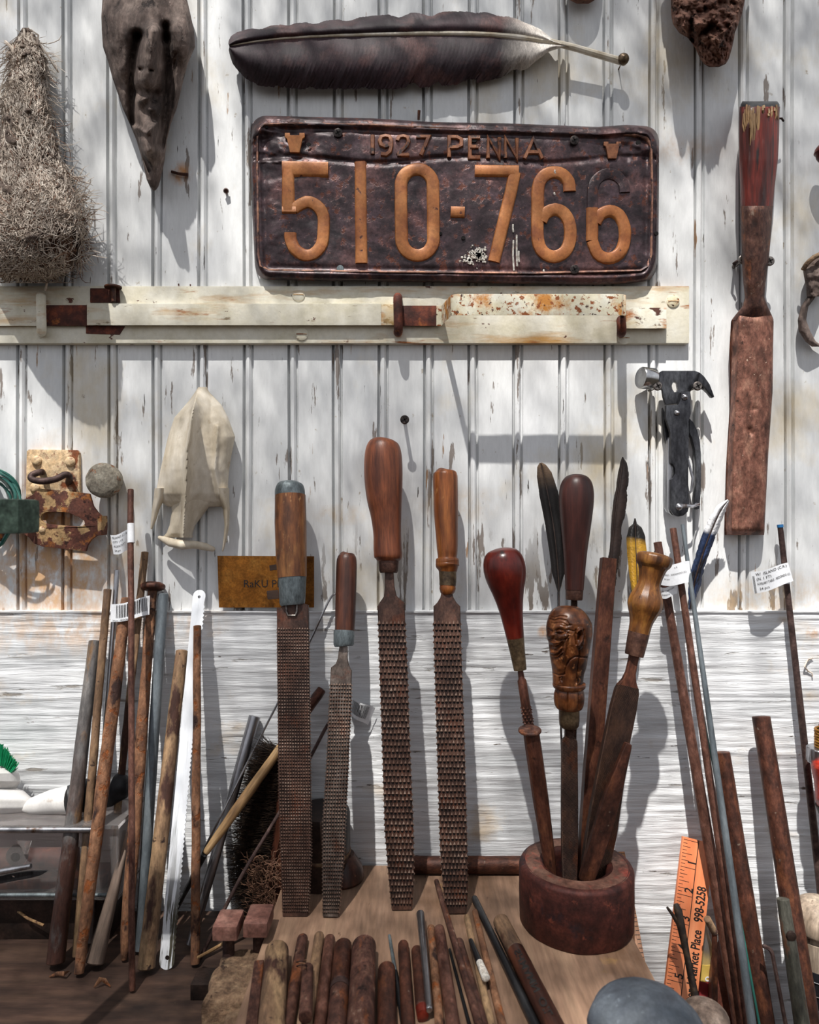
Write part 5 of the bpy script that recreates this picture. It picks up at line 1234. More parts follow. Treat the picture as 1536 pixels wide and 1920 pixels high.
rasp('coarse rasp with a slim turned honey coloured handle and brass ferrule', [(1138, 813, 863), (1200, 814, 864), (1400, 820, 871), (1600, 826, 876), (1670, 832, 877), (1710, 838, 874)], .022, G(0, 1712, BC).y*-1, (1170, 1702, 11.2, 7, .0017), 'rasp',
     [('handle', [(881, 828, 844), (883, 819, 852), (888, 814, 857), (897, 812, 858.5), (930, 813, 859), (965, 814, 859), (1000, 817, 859), (1030, 819.5, 858.5), (1046, 821, 857), (1048, 818, 860), (1053, 817, 861), (1056, 818, 861), (1060, 817, 861.5), (1066, 821, 859), (1073, 824, 857)], 'wood4', True),
      ('ferrule', [(1071, 823, 856), (1090, 824, 856), (1098, 824, 855)], 'brassfer', False),
      ('split_end', [(1096, 825, 854), (1104, 824, 855), (1111, 826, 853), (1115, 830, 850)], 'wood4', False)], [(1112, 828, 848), (1120, 826, 850), (1130, 820, 856), (1137, 813, 863)], None, th=.0030)
# ---- bar lying along the back of the plywood
A = V((W(770, 0, .02).x, -.0215, -BC+.0075)); B = V((W(988, 0, .02).x, -.0215, -BC+.0075))
solo('brown_bar', 'dark brown half-round bar lying on the plywood along the foot of the wall', 'bar', tube([A, B], .0075, 16, flat=1, r0=.2, r1=.2, rough=.04), Mt['rustdark'], A, B)

# ================================================================ RING AND WHAT STANDS IN IT
RC = V((.1335, -.094, -BC)); RR, RH = .0447, .0465
def ringmd():
    n = 96; prof = [(RR-.001, 0), (RR, .0015), (RR+.0004, RH*.5), (RR, RH-.003), (RR-.0012, RH-.0008), (RR-.004, RH), (RR*.80, RH), (.0275, RH-.0004), (.0245, RH-.002), (.0235, RH-.006), (.023, .004), (.022, .0)]
    vs, fs = [], []
    for j in range(n):
        a = 2*PI*j/n
        for i, (r, z) in enumerate(prof):
            rr = r+.0005*fb((math.cos(a)*2, math.sin(a)*2, z*60))+(.0012*fb((math.cos(a)*1.5, math.sin(a)*1.5, 7)) if i > 5 else 0)
            vs.append(RC+V((rr*math.cos(a), rr*math.sin(a), z)))
    m = len(prof)
    for j in range(n):
        k = (j+1) % n
        for i in range(m): l = (i+1) % m; fs.append((j*m+i, k*m+i, k*m+l, j*m+l))
    return vs, fs, m, n
rv, rf, rm, rn_ = ringmd()
T = Thing('iron_ring', 'heavy dark rusty iron ring on the plywood holding files and tools', 'ring', RC)
side = [f for i, f in enumerate(rf) if (i % rm) in (0, 1, 2, 3, 8, 9, 10, 11)]; topf = [f for i, f in enumerate(rf) if (i % rm) in (4, 5, 6, 7)]
T.part('ring_body', (rv, side+topf), Mt['ring'], ang=50)
tv = [(r, z) for r, z in ((RR-.0035, RH-.0001), (RR*.8, RH+.0004), (.0285, RH+.0001))]
vs, fs = [], []
for j in range(96):
    a = 2*PI*j/96
    for r, z in tv: vs.append(RC+V(((r+.0009*fb((math.cos(a)*2, math.sin(a)*2, 7)))*math.cos(a), r*math.sin(a), z)))
    k = (j+1) % 96
    for i in range(2): fs.append((j*3+i, k*3+i, k*3+i+1, j*3+i+1))
T.part('worn_face', (vs, fs), Mt['ringtop'], weld=False)
def intoring(px, py, dz=.006, ylev=None):
    "foot of a tool inside the ring hole, standing on the plywood"
    d = BC*F/(py-960); return W(px, py, D-d)
HX, HY = RC.x, RC.y
def foot(dx, dy): return V((HX+dx, HY+dy, -BC+.001))
def axisP(A, B):
    "returns f(py) giving the point on line A(foot)->B(top) seen at row py"
    def f(py):
        q = (py-960)/F   # -z/(D+y)=q
        dd = B-A
        t = (-A.z-q*(D+A.y))/(dd.z+q*dd.y)
        return A+dd*t
    return f
def prow(f, rows, n=28, flat=1.0, sm=True, dz=V((0, 0, 0))):
    "body of revolution following rows (py, half width px) about the axis f"
    seq = [tuple(q) for q in cr([V((r[0], r[1], 0)) for r in rows], 8)] if sm else [(r[0], r[1], 0) for r in rows]
    pts, rad = [], []
    for y_, hw, _ in seq:
        p = f(y_)+dz; pts.append(p); rad.append(max(.0003, hw*(D+p.y)/F))
    return pts, rad
def rowpart(T_, name, f, rows, m, sm=True, flat=1.0, n=32, parent=None, dz=V((0, 0, 0)), **k):
    pts, rad = prow(f, rows, sm=sm, dz=dz)
    ax = (pts[-1]-pts[0]).normalized()
    # straight axis: fixed frame
    side = ax.cross(V((0, 1, 0))).normalized(); nor = side.cross(ax); vs, fs = [], []
    for p, r in zip(pts, rad):
        for j in range(n): a = 2*PI*j/n; vs.append(p+side*r*math.cos(a)+nor*r*flat*math.sin(a))
    for i in range(len(pts)-1):
        for j in range(n): l = (j+1) % n; fs.append((i*n+j, i*n+l, (i+1)*n+l, (i+1)*n+j))
    fs.append(tuple(range(n-1, -1, -1))); fs.append(tuple((len(pts)-1)*n+j for j in range(n)))
    return T_.part(name, (vs, fs), Mt[m] if isinstance(m, str) else m, parent, **k)
def flatpart(T_, name, f, rows, th, m, **k):
    "flat bar: rows (py, half width px)"
    pts = [f(r[0]) for r in rows]; secs = [rect(r[1]*(D+p.y)/F, th, min(.0006, th*.4)) for r, p in zip(rows, pts)]
    return T_.part(name, sweep(pts, secs, side0=V((0, 1, 0))), Mt[m], **k)
# red bulb-handled rasp
A = foot(-.013, .005); B = W(940, 1027, .075)
T = Thing('round_rasp', 'slim ribbed rasp with a glossy dark red bulb handle leaning left in the ring', 'rasp', A, B); f = axisP(A, B)
rowpart(T, 'handle', f, [(1027, 3), (1028.5, 14), (1033, 27), (1043, 35), (1058, 39), (1074, 39), (1090, 36), (1110, 30), (1130, 25), (1150, 21.5), (1175, 18.5), (1196, 16.5)], 'woodred')
rowpart(T, 'ferrule', f, [(1195, 16.5), (1225, 14), (1250, 12.5), (1256, 12)], 'brassfer', sm=False)
rowpart(T, 'shank', f, [(1252, 5), (1272, 6), (1276, 8.5), (1330, 9), (1500, 8.5), (1640, 5)], 'smoothfile', sm=False, n=14)
vs_ = []
for k in range(46):
    y_ = 1326+k*5.6; p = f(y_); r = 8.9*(D+p.y)/F; ax = (B-A).normalized()
    for j in range(7):
        a = 2*PI*(j+.5*(k % 2))/7+k*.15; sd = ax.cross(V((0, 1, 0))).normalized(); nn = sd.cross(ax)
        c_ = p+(sd*math.cos(a)+nn*math.sin(a))*r*.95; o1 = (sd*math.cos(a)+nn*math.sin(a)); tg = (nn*math.cos(a)-sd*math.sin(a))
        vs_.append(([c_-tg*.0012-ax*.0005, c_+tg*.0012-ax*.0005, c_+ax*.0017, c_+o1*.0013-ax*.0003], [(0, 1, 3), (1, 2, 3), (2, 0, 3), (2, 1, 0)]))
T.part('teeth', join(*vs_), Mt['smoothfile'], kind='stuff', smooth=False, weld=False)
# dark long handle
A = foot(-.003, .017); B = W(1082, 889, .052)
T = Thing('round_file', 'round file with a long smooth dark maroon handle standing at the back of the ring', 'file', A, B); f = axisP(A, B)
rowpart(T, 'handle', f, [(889, 2), (890.5, 12), (895, 21), (905, 28), (920, 31.5), (940, 32), (965, 30), (1000, 26), (1040, 21.5), (1080, 18.5), (1106, 17)], 'woodmar')
rowpart(T, 'ferrule', f, [(1104, 16), (1108, 16.2), (1123, 15.5), (1125, 14.5)], 'rustfer', sm=False)
rowpart(T, 'file_body', f, [(1122, 6), (1150, 6.5), (1200, 9), (1330, 10), (1500, 10), (1600, 8.5), (1660, 6)], 'filemat', sm=False, n=18)
# long plain file
A = foot(.006, .008); B = W(1141, 1047, .045)
T = Thing('flat_file', 'long plain square-ended reddish brown file standing without a handle in the ring', 'file', A, B); f = axisP(A, B)
flatpart(T, 'file_body', f, [(1047, 13.2), (1060, 13.5), (1250, 14.5), (1450, 15), (1600, 13), (1650, 9)], .0050, 'smoothfile')
# turned knob handle
A = foot(.001, -.003); B = W(1229, 1040, .082)
T = Thing('half_round_file', 'broad cut file with a faceted golden brown turned handle leaning right in the ring', 'file', A, B); f = axisP(A, B)
rowpart(T, 'handle', f, [(1037, 14), (1039, 26), (1043, 32), (1052, 33), (1059, 31), (1066, 26), (1080, 22.5), (1094, 21), (1106, 24), (1120, 30), (1131, 32), (1140, 31), (1152, 26), (1168, 21), (1188, 19.5)], 'woodknob', n=14, flat=.95, ang=20)
rowpart(T, 'ferrule', f, [(1186, 19.5), (1200, 19), (1226, 17.5), (1229, 17)], 'rustfer', sm=False)
flatpart(T, 'tang', f, [(1224, 9), (1240, 8.5), (1262, 9), (1276, 13), (1288, 20)], .0026, 'smoothfile')
flatpart(T, 'file_body', f, [(1286, 19), (1296, 22), (1330, 24), (1420, 24), (1520, 22), (1600, 18), (1650, 13)], .0034, 'filemat')
# tail of a tapered file in front
A = foot(-.006, -.011); B = W(1178, 1394, .100)
T = Thing('tapered_file', 'short dark file standing tang upward in front of the broad file', 'file', A, B); f = axisP(A, B)
flatpart(T, 'file_body', f, [(1394, 5.5), (1402, 7), (1440, 10.5), (1486, 15.5), (1530, 16.5), (1600, 16), (1650, 14)], .0030, 'rustdark')
# file behind
A = foot(.012, .001); B = W(1160, 1470, .088)
T = Thing('ridged_file', 'reddish cross-cut file low in the ring behind the tang-up file', 'file', A, B); f = axisP(A, B)
flatpart(T, 'file_body', f, [(1470, 9), (1560, 15), (1600, 15), (1650, 14)], .0026, 'filemat')
# spike with a flat head
A = foot(-.015, -.004); B = W(996, 1372, .098)
T = Thing('headed_spike', 'thick rusty spike with a flat oval head leaning left in the ring', 'spike', A, B); f = axisP(A, B)
rowpart(T, 'shank', f, [(1374, 15), (1400, 15.5), (1500, 15), (1600, 12), (1650, 9)], 'smoothfile', sm=False, n=10)
hd = lathe(B+V((-.001, 0, -.0008)), B+V((-.001, -.0004, .0018))+(B-A).normalized()*.0008, smoothprof([(0, .0070), (.3, .0090), (.8, .0090), (1, .0078)], 10), 28)
T.part('head', hd, Mt['rust'])
# carved head
A = foot(-.0085, -.015); B = W(1067, 1137, .112)
T = Thing('carved_handle_file', 'flat file whose dark wood handle is carved as a laughing bald man', 'file', A, B); f = axisP(A, B)
flatpart(T, 'file_body', f, [(1358, 8), (1382, 8.5), (1388, 14), (1395, 14.6), (1500, 15.5), (1600, 15), (1655, 13)], .0024, 'filemat')
rowpart(T, 'ferrule', f, [(1328, 19.5), (1334, 19), (1350, 19), (1360, 18), (1364, 15)], 'brassfer', sm=False)
def zc(x_, y_): return (1010+x_/7.683, 1120+y_/7.683)
outline = [(1136.5,)+(zc(345, 0)[0], zc(480, 0)[0])]
for y_, a, b in ((140, 280, 560), (165, 230, 610), (200, 190, 650), (250, 160, 695), (300, 142, 725), (380, 120, 762), (450, 114, 770), (520, 118, 770), (600, 128, 757), (650, 145, 747), (750, 156, 728), (860, 168, 706), (1000, 192, 682), (1100, 204, 650), (1230, 208, 637)):
    outline.append((zc(0, y_)[1], zc(a, 0)[0], zc(b, 0)[0]))
CS = [([(135, 430), (180, 445), (250, 425), (340, 415)], 34, .0012), ([(160, 312), (225, 335), (300, 312), (400, 335), (450, 400)], 10, -.0011), ([(150, 270), (230, 292), (310, 268), (400, 280)], 9, -.0009), ([(145, 360), (220, 375), (330, 365), (410, 400)], 9, -.0008),
 ([(150, 455), (195, 495)], 16, -.0016), ([(295, 487), (320, 487)], 24, .0014), ([(248, 478), (295, 456), (370, 480)], 9, -.0016), ([(258, 510), (330, 520), (385, 495)], 9, -.0014),
 ([(385, 478), (440, 468), (510, 490)], 9, -.0010), ([(385, 500), (450, 525)], 9, -.0010), ([(330, 400), (400, 420), (470, 400)], 12, -.0008),
 ([(125, 556), (165, 560), (200, 548)], 32, .0026), ([(190, 505), (190, 530)], 20, .0010), ([(222, 560), (215, 595), (150, 612)], 11, -.0018), ([(300, 562), (390, 552)], 34, .0024), ([(245, 612), (310, 625), (390, 598), (430, 555)], 11, -.0020),
 ([(160, 640), (225, 662), (300, 648), (345, 618)], 13, .0016), ([(180, 705), (235, 725), (290, 705), (335, 668)], 27, -.0046), ([(195, 740), (240, 752)], 18, -.0020), ([(195, 692), (240, 698), (290, 680)], 7, .0012),
 ([(185, 790), (235, 808), (285, 785), (318, 735)], 15, .0020), ([(200, 772), (240, 785), (275, 765)], 8, -.0010), ([(168, 815), (215, 842), (275, 825), (330, 775), (355, 690)], 8, -.0016), ([(160, 800), (205, 862), (280, 848), (345, 790)], 8, .0012), ([(175, 855), (225, 880), (290, 865), (350, 800)], 8, -.0013),
 ([(405, 605), (392, 700), (368, 800), (350, 900)], 10, .0012), ([(430, 600), (420, 720), (400, 860), (385, 980)], 12, -.0014), ([(560, 500), (585, 455), (615, 462), (632, 540), (612, 620), (570, 690)], 15, .0026), ([(575, 500), (590, 545), (575, 600)], 14, -.0028), ([(540, 470), (528, 560), (545, 680)], 11, -.0016), ([(648, 470), (655, 600), (625, 700), (590, 740)], 11, -.0014),
 ([(372, 1105), (400, 985), (450, 900), (520, 858), (590, 850)], 9, -.0018), ([(600, 862), (700, 866)], 8, -.0018), ([(592, 742), (590, 850), (565, 1040), (548, 1240)], 8, -.0016), ([(235, 950), (285, 1020)], 34, .0014), ([(205, 1085), (285, 1122), (375, 1108)], 9, -.0018), ([(295, 1215), (295, 1160), (340, 1150), (340, 1210), (320, 1180)], 7, -.0014), ([(235, 1140), (240, 1215)], 7, -.0009)]
CS = [([zc(*q) for q in a], r/7.683, h) for a, r, h in CS]
def carve(px, py): return sum(stroke((px, py), a, r, h) for a, r, h in CS)
vs, fs = [], []; n = 220; rows_ = []
for q in cr([V(o) for o in outline], 12): rows_.append(tuple(q))
for y_, xl, xr in rows_:
    c = f(y_); s = -c.y; cx = W((xl+xr)/2, y_, s); r = pm((xr-xl)/2, s); rd = min(r, .0165)
    for j in range(n):
        a = 2*PI*j/n; dx, dy = math.cos(a), math.sin(a)
        p = V((cx.x+r*dx, cx.y-rd*dy, cx.z))
        if dy > -.05:
            px = 768+p.x*F/(D+p.y); py = 960-p.z*F/(D+p.y)
            p += V((dx*.5, -dy, 0))*carve(px, py)*min(1, .35+max(0, dy))
        vs.append(p)
m_ = len(rows_)
for i in range(m_-1):
    for j in range(n): l = (j+1) % n; fs.append((i*n+j, i*n+l, (i+1)*n+l, (i+1)*n+j))
fs.append(tuple(range(n-1, -1, -1))); fs.append(tuple((m_-1)*n+j for j in range(n)))
hd = T.part('carved_handle', (vs, fs), Mt['woodcarve'], ang=75)
rowpart(T, 'collar', f, [(1279, 26), (1281, 30), (1285, 30.5), (1289, 29), (1291, 26)], 'woodcarve', parent=hd)
cupr = []
cv = prow(f, [(1290, 24), (1296, 26), (1306, 27), (1320, 26), (1328, 23), (1330, 19)])
vs, fs = [], []; n = 96
for i, (p, r) in enumerate(zip(*cv)):
    for j in range(n):
        a = 2*PI*j/n; t = i/len(cv[0]); k = 1+.07*abs(math.cos(a*4+.3))*math.sin(PI*min(1, t*1.2))-(.06 if abs(math.sin(a*4+.3)) > .985 else 0)
        vs.append(p+V((r*k*math.cos(a), -r*k*math.sin(a), 0)))
for i in range(len(cv[0])-1):
    for j in range(n): l = (j+1) % n; fs.append((i*n+j, i*n+l, (i+1)*n+l, (i+1)*n+j))
fs.append(tuple(range(n-1, -1, -1))); fs.append(tuple((len(cv[0])-1)*n+j for j in range(n)))
T.part('leaf_cup', (vs, fs), Mt['woodcarve'], hd)
# feathers in the ring and behind
fb_ = mat('black_feather_vane', ['080606', '110c0c', '1c1515'], 40, (1, 1, .4), .75, bump=.5, bscale=500, bstretch=(1, 1, 5), patches=[('6a5440', 60, S1, -1, 0, (.312, .335))])
fbr = mat('dark_brown_feather_vane', ['140c0a', '241612', '34231c'], 40, (1, 1, .4), .7, bump=.5, bscale=500, bstretch=(1, 1, 5))
feather('black_feather', 'black feather standing left of the long dark maroon handle', [(1062, 1620), (1054, 1420), (1049, 1250), (1048, 1100), (1040, 1000), (1026, 920), (1014, 868)], [(0, 0, 0), (0.6697, 0, 0), (0.6844, 4, 5), (0.7211, 14, 12), (0.8165, 20, 15), (0.9119, 20, 16), (0.9633, 16, 13), (0.989, 9, 8), (1.0, 2, 2)], .082, .030, fb_, qd, sw=(2.4, .8), curl=.004, seed=4, vr=(.67, 1))
feather('brown_feather', 'dark brown feather with a split tip standing behind the long plain file', [(1098, 1610), (1110, 1450), (1124, 1250), (1136, 1150), (1146, 1040), (1156, 950), (1164, 895), (1168, 857)], [(0, 0, 0), (0.646, 0, 0), (0.6755, 14, 5), (0.764, 17, 5), (0.882, 19, 7), (0.9528, 15, 6), (0.9823, 9, 4), (1.0, 1, 1)], .078, .026, fbr, qd, sw=(2.2, .8), curl=.004, seed=11, rag=.35, vr=(.646, 1))
fy = mat('yellow_feather_vane', ['8a6408', 'a87c18', 'b88c2c'], 40, (1, 1, .4), .5, bump=.5, bscale=500, bstretch=(1, 1, 5), patches=[('14100e', 60, S1, -1, 0, (.268, .274))])
feather('yellow_feather', 'yellow feather with a black tip behind the golden brown turned handle', [(1112, 1610), (1160, 1350), (1188, 1200), (1195, 1115), (1194, 1060), (1192, 1010), (1191, 972)], [(0, 0, 0), (0.72, 5, 5), (0.74, 6, 6), (0.82, 15, 14), (0.888, 20, 17), (0.936, 19, 17), (0.968, 12, 12), (0.982, 4, 4), (1.0, 1, 1)], .080, .018, fy, qd, sw=(2.0, .8), curl=.004, seed=17, rag=.06, vr=(.72, 1))
fblue = mat('blue_feather_vane', ['141c2e', '243556', '3a4e78'], 60, (1, 1, .4), .6, bump=.5, bscale=500, bstretch=(1, 1, 5), patches=[('14161e', 110, (3, 1, .3), .55, .58), ('e8e8ea', 60, S1, -1, 0, (.073, .077))])
feather('blue_feather', 'small blue feather with a frayed white tip among the thin rods at right', [(1294, 1143), (1303, 1090), (1316, 1045), (1332, 1000), (1350, 960), (1366, 938)], [(0, 4, 3), (.2, 13, 11), (.35, 12, 12), (.6, 12, 13), (.75, 12, 14), (.9, 9, 10), (1, 2, 2)], .005, .030, fblue, qd, sw=(2.0, .8), curl=.003, seed=23, rag=.16, vr=(0, 1))

# ================================================================ BARS LYING ON THE PLYWOOD
def lying(name, label, cat, far, near, w0, w1, m, r0=.8, r1=.3, flat=1.0, rough=.03, lift=0, group=None, sect=None, parts=None, n=18):
    rA = .5*w0*(D+G(far[0], far[1]+w0*.3, BC).y)/F
    A = G(far[0], far[1]+w0*.3, BC-rA*flat-lift)
    if near[1] >= 1919:   # continues toward the camera out of the frame
        dx = (near[0]-far[0])/(near[1]-far[1]); ny = 2040; near2 = (near[0]+dx*(ny-near[1]), ny)
        dd = BC*F/(near[1]-960); rB = .5*w1*dd/F
        B = G(near2[0], near2[1], BC-rB*flat-lift)
    else:
        dd = BC*F/(near[1]-960); rB = .5*w1*dd/F; B = G(near[0], near[1], BC-rB*flat-lift)
    if parts:
        T_ = Thing(name, label, cat, A, B, group)
        for nm, t0, t1, k0, k1, mm_ in parts:
            q = [A.lerp(B, t0+(t1-t0)*i/12) for i in range(13)]; rr = [(rA+(rB-rA)*(t0+(t1-t0)*i/12))*(k0+(k1-k0)*i/12) for i in range(13)]
            T_.part(nm, tube(q, rr, n, flat=flat, r0=r0 if t0 == 0 else .15, r1=r1, rough=rough, side0=V((0, 0, 1)), sub=.005), Mt[mm_])
        return T_, A, B, rA, rB
    k = 30; pts = [A.lerp(B, i/k) for i in range(k+1)]
    if sect:
        solo(name, label, cat, sweep(pts, [rect(rA+(rB-rA)*i/k, (rA+(rB-rA)*i/k)*flat, .0006) for i in range(k+1)], side0=V((0, 0, 1))), Mt[m], A, B, group)
    else:
        solo(name, label, cat, tube(pts, [rA+(rB-rA)*i/k for i in range(k+1)], n, flat=flat, r0=r0, r1=r1, rough=rough, side0=V((0, 0, 1)), sub=.004), Mt[m], A, B, group)
GP = None
lying('flat_bar', 'flat rust brown bar lying nearest the cork block', 'bar', (486, 1798), (472, 1920), 18, 24, 'rust', sect=True, flat=.35)
lying('round_bar', 'thick brown round bar with a pale foot, leftmost thick one on the plywood', 'bar', (520, 1764), (509, 1920), 42, 50, 'rusttan')
lying('rusty_rod', 'thin rust brown rod lying under the short rod with a wire wound round it', 'rod', (568, 1750), (553, 1920), 20, 24, 'rust')
lying('short_rod', 'short rust brown rod with its round end showing, lying on top of two others', 'rod', (577, 1806), (573, 1908), 20, 25, 'rust', lift=.008, r1=.1)
lying('grey_rod', 'pale grey topped slim rod lying right of the short rod', 'rod', (599, 1746), (590, 1920), 18, 24, 'rusttan')
lying('brown_rod', 'slim reddish brown rod lying left of the dark banded bar', 'rod', (619, 1751), (611, 1920), 20, 26, 'rustred')
lying('banded_bar', 'dark bar with a reddish band lying left of the thickest bar', 'bar', (644, 1759), (643, 1920), 32, 37, 'rustdark', parts=[('dark_end', 0, .36, 1, 1, 'rustdark'), ('band', .35, .40, 1.05, 1.05, 'ironrod'), ('red_length', .39, 1, 1, 1, 'rust')])
lying('thick_bar', 'thickest brown round bar in the middle of the row on the plywood', 'bar', (683, 1755), (686, 1920), 44, 50, 'rust', n=26)
lying('dark_rod', 'dark short-tipped bar lying right of the thickest bar', 'rod', (725, 1802), (731, 1920), 31, 37, 'rustdark')
lying('scriber', 'thin grey pointed scriber with a knurled grip lying among the bars', 'scriber', (730, 1751), (757, 1920), 7, 13, 'steeldark', parts=[('point', 0, .30, .8, .9, 'zinc'), ('grip', .30, 1, 1.1, 1.0, 'steeldark')])
lying('rust_rod', 'dark rust rod lying right of the pointed scriber', 'rod', (756, 1762), (777, 1920), 20, 27, 'rustdark')
lying('punch', 'round punch with a red tipped end facing the camera', 'punch', (781, 1772), (803, 1906), 20, 25, 'rustdark', parts=[('shank', 0, .90, 1, 1, 'rustdark'), ('red_tip', .88, 1, .98, .9, 'woodred')])
lying('bright_rod', 'bright steel rod lying askew on the rusty bars', 'rod', (788, 1706), (818, 1894), 15, 12, 'steel', rough=0, lift=.006)
lying('orange_rod', 'flaky orange rust rod lying just right of the bright steel rod', 'rod', (808, 1733), (832, 1920), 14, 19, 'rustorange')
lying('long_bar', 'long reddish brown round bar right of the flaky orange rod', 'bar', (823, 1733), (863, 1920), 20, 28, 'rustred')
lying('long_thin_rod', 'long thin rusty rod reaching up between the two right rasps', 'rod', (818, 1648), (899, 1920), 9, 17, 'rust', lift=.004)
lying('steel_needle', 'thin steel needle rod lying half under the long thin rusty rod', 'rod', (843, 1778), (880, 1920), 5, 9, 'steeldark')
lying('brown_bar', 'plain brown rod with a rounded tip left of the stubby grey file', 'bar', (860, 1758), (905, 1920), 17, 24, 'rust')
lying('stub_file', 'stubby grey file with a white crusted end lying across the rods', 'file', (882, 1759), (912, 1835), 9, 15, 'zinc', lift=.008, parts=[('shank', 0, .62, .9, 1, 'steeldark'), ('crusted_end', .60, 1, 1, 1, 'guano')])
lying('pale_stick', 'slim pale brown stick lying left of the orange topped rod', 'stick', (875, 1714), (938, 1920), 12, 17, 'rusttan')
lying('orange_tipped_rod', 'long rod with a bright orange rusty top half, left of the dark steel rod', 'rod', (890, 1704), (959, 1920), 11, 17, 'rustorange')
lying('dark_steel_rod', 'long straight dark grey steel rod lying left of the paint-worn handle', 'rod', (889, 1679), (1003, 1920), 12, 20, 'steeldark', rough=0)
T, A, B, rA, rB = lying('worn_tool_handle', 'brown stamped tool handle with a peeling pale end, rightmost of the row', 'handle', (937, 1714), (1038, 1920), 30, 40, 'wood2', parts=[('pale_end', 0, .26, .95, 1, 'rusttan'), ('handle', .25, 1, 1, 1, 'wood2')])
ax = (A-B).normalized(); L = (A-B).length
sd = V((-ax.y, ax.x, 0)).normalized(); up = ax.cross(sd); up = up if up.z > 0 else -up
md = text_md('SHMAMN  OIL', V((0, 0, 0)), V((1, 0, 0)), V((0, 1, 0)), 1.0, 0, bold=.03)
vs = []
for p_ in md[0]:
    u = .30*L+p_.x*.0105; r = rA+(rB-rA)*u/L+.0003; a = (p_.y-.35)*.95+.35
    vs.append(A-ax*u+sd*(r*math.sin(a))+up*(r*math.cos(a)))
T.part('burnt_letters', (vs, md[1]), Mt['ink'], smooth=False)
P = [G(565+3*math.cos(a)*3, 1800+a*1.2, BC-.018-.003*math.sin(a)) for a in [k*.6 for k in range(24)]]
solo('loose_wire', 'thin orange wire wound loosely over the short lying rod', 'wire', tube(P, .0004, 6), Mt['rustorange'], P[0])
A = G(0, 0, 1) if False else None
# ---- blue grey stone
c = V((W(1205, 0, .235).x, -.243, 0)); vs, fs = [], []; n, m_ = 64, 32
for i in range(m_+1):
    th = PI*i/m_
    for j in range(n):
        ph = 2*PI*j/n; d = V((math.sin(th)*math.cos(ph), math.sin(th)*math.sin(ph), math.cos(th)))
        r = V((.0335*d.x, .030*d.y, .0235*d.z))
        k = 1+.07*fb(d, 1.1, 2)+.012*fb(d, 5, 2); vs.append(V((c.x, c.y, -BC+.0233))+r*k)
for i in range(m_):
    for j in range(n): l = (j+1) % n; fs.append((i*n+j, i*n+l, (i+1)*n+l, (i+1)*n+j))
solo('beach_stone', 'smooth blue grey stone at the bottom edge on the plywood corner', 'stone', (vs, fs), Mt['stone'], V((c.x, c.y, -BC)), ang=180)

# ================================================================ RIGHT: BARS, RULERS, JARS
def ypt(px, py, s): return W(px, py, s)
def rlean(name, label, cat, p0, p1, w0, w1, m, **k):
    "p0 upper seen point, p1 lower seen point (px, py, s); extended straight down to the shelf"
    A, B = W(*p1), W(*p0); d = (A-B).normalized(); t = (-BR+.004-B.z)/d.z; E = B+d*t
    s1 = -E.y
    L1 = (A-B).length; rb = pm(w0/2, p0[2]); ra = pm(w1/2, p1[2]); re = rb+(ra-rb)*t/L1
    pts = [E.lerp(B, i/50) for i in range(51)]; bend = k.pop('bend', 0)
    if bend: pts = [p+V((bend*math.sin(PI*i/50), 0, 0)) for i, p in enumerate(pts)]
    rad = [re+(rb-re)*i/50 for i in range(51)]; rough = k.pop('rough', .02)
    r1 = k.pop('r1', .12)
    return solo(name, label, cat, tube(pts, rad, k.pop('n', 18), r0=.1, r1=r1, rough=rough, sub=.006), Mt[m], E, B, **k), E, B
rlean('red_brown_rod', 'pinkish brown rod behind the golden brown turned handle, leftmost of the right bars', 'rod', (1233, 1016, .008), (1363, 1780, .064), 15, 23, 'rustred')
rlean('rusty_rod', 'slim rusty rod with a knobbly top just under the steel multitool', 'rod', (1262, 990, .014), (1372, 1740, .078), 12, 15, 'rustred', rough=.06)
rlean('steel_rod', 'thin grey steel rod with a blue tip leaning right of the knobbly rusty rod', 'rod', (1280, 983, .022), (1392, 1790, .096), 7, 15, 'greypipe', rough=0)
rlean('green_wire', 'very thin green wire running beside the thin grey steel rod', 'wire', (1318, 1330, .040), (1388, 1720, .076), 2.5, 4, 'cableg', rough=0)
rlean('brown_pipe', 'brown pipe with a flat cut top leaning right of the thin steel rod', 'pipe', (1354, 1409, .030), (1433, 1913, .074), 28, 37, 'rusttan2' if False else 'rustdark')
rlean('tall_brown_pipe', 'tall brown pipe leaning at right, higher than the pipe beside it', 'pipe', (1427, 1342, .028), (1517, 1913, .085), 32, 38, 'rustdark')
dr = rlean('dark_rod', 'long thin dark rod with a blue tip leaning near the right edge', 'rod', (1463, 985, .012), (1533, 1613, .022), 10, 14, 'ironrod', rough=0)
o, E, B = rlean('drilled_pipe', 'grey green pipe with a rusty drilled hole in front of the tall brown pipe', 'pipe', (1468, 1684, .090), (1503, 1913, .108), 22, 28, 'drab')
p = B.lerp(E, .10)+V((0, -.0052, 0)); 
tag(mk('drilled_hole', lathe(p, p+V((0, -.0006, 0)), [(0, .0033), (1, .003)], 14), Mt['black'], None, None, ang=30)) if False else None
hp = lathe(p+V((0, .001, 0)), p+V((0, -.0012, 0)), [(0, .0040), (.8, .0036), (1, .0022)], 16)
hh_ = mk('drilled_hole', hp, Mt['tin'], frame(E, B), o)
P = [W(1430, 1774, .085), W(1438, 1776, .086), W(1447, 1785, .088), W(1453, 1812, .090), W(1472, 1913, .098)]
d = (P[-1]-P[-2]).normalized(); P.append(P[-1]+d*((-BR+.003-P[-1].z)/d.z))
solo('hex_key', 'thin bent hex key with a short arm leaning left of the drilled pipe', 'hex key', tube(cr([tuple(p) for p in P], 4), [.0017]*21, 6, r0=.3) , Mt['ironrod'], P[-1], P[2])
s7 = sline(983, .020, 1790, .072)
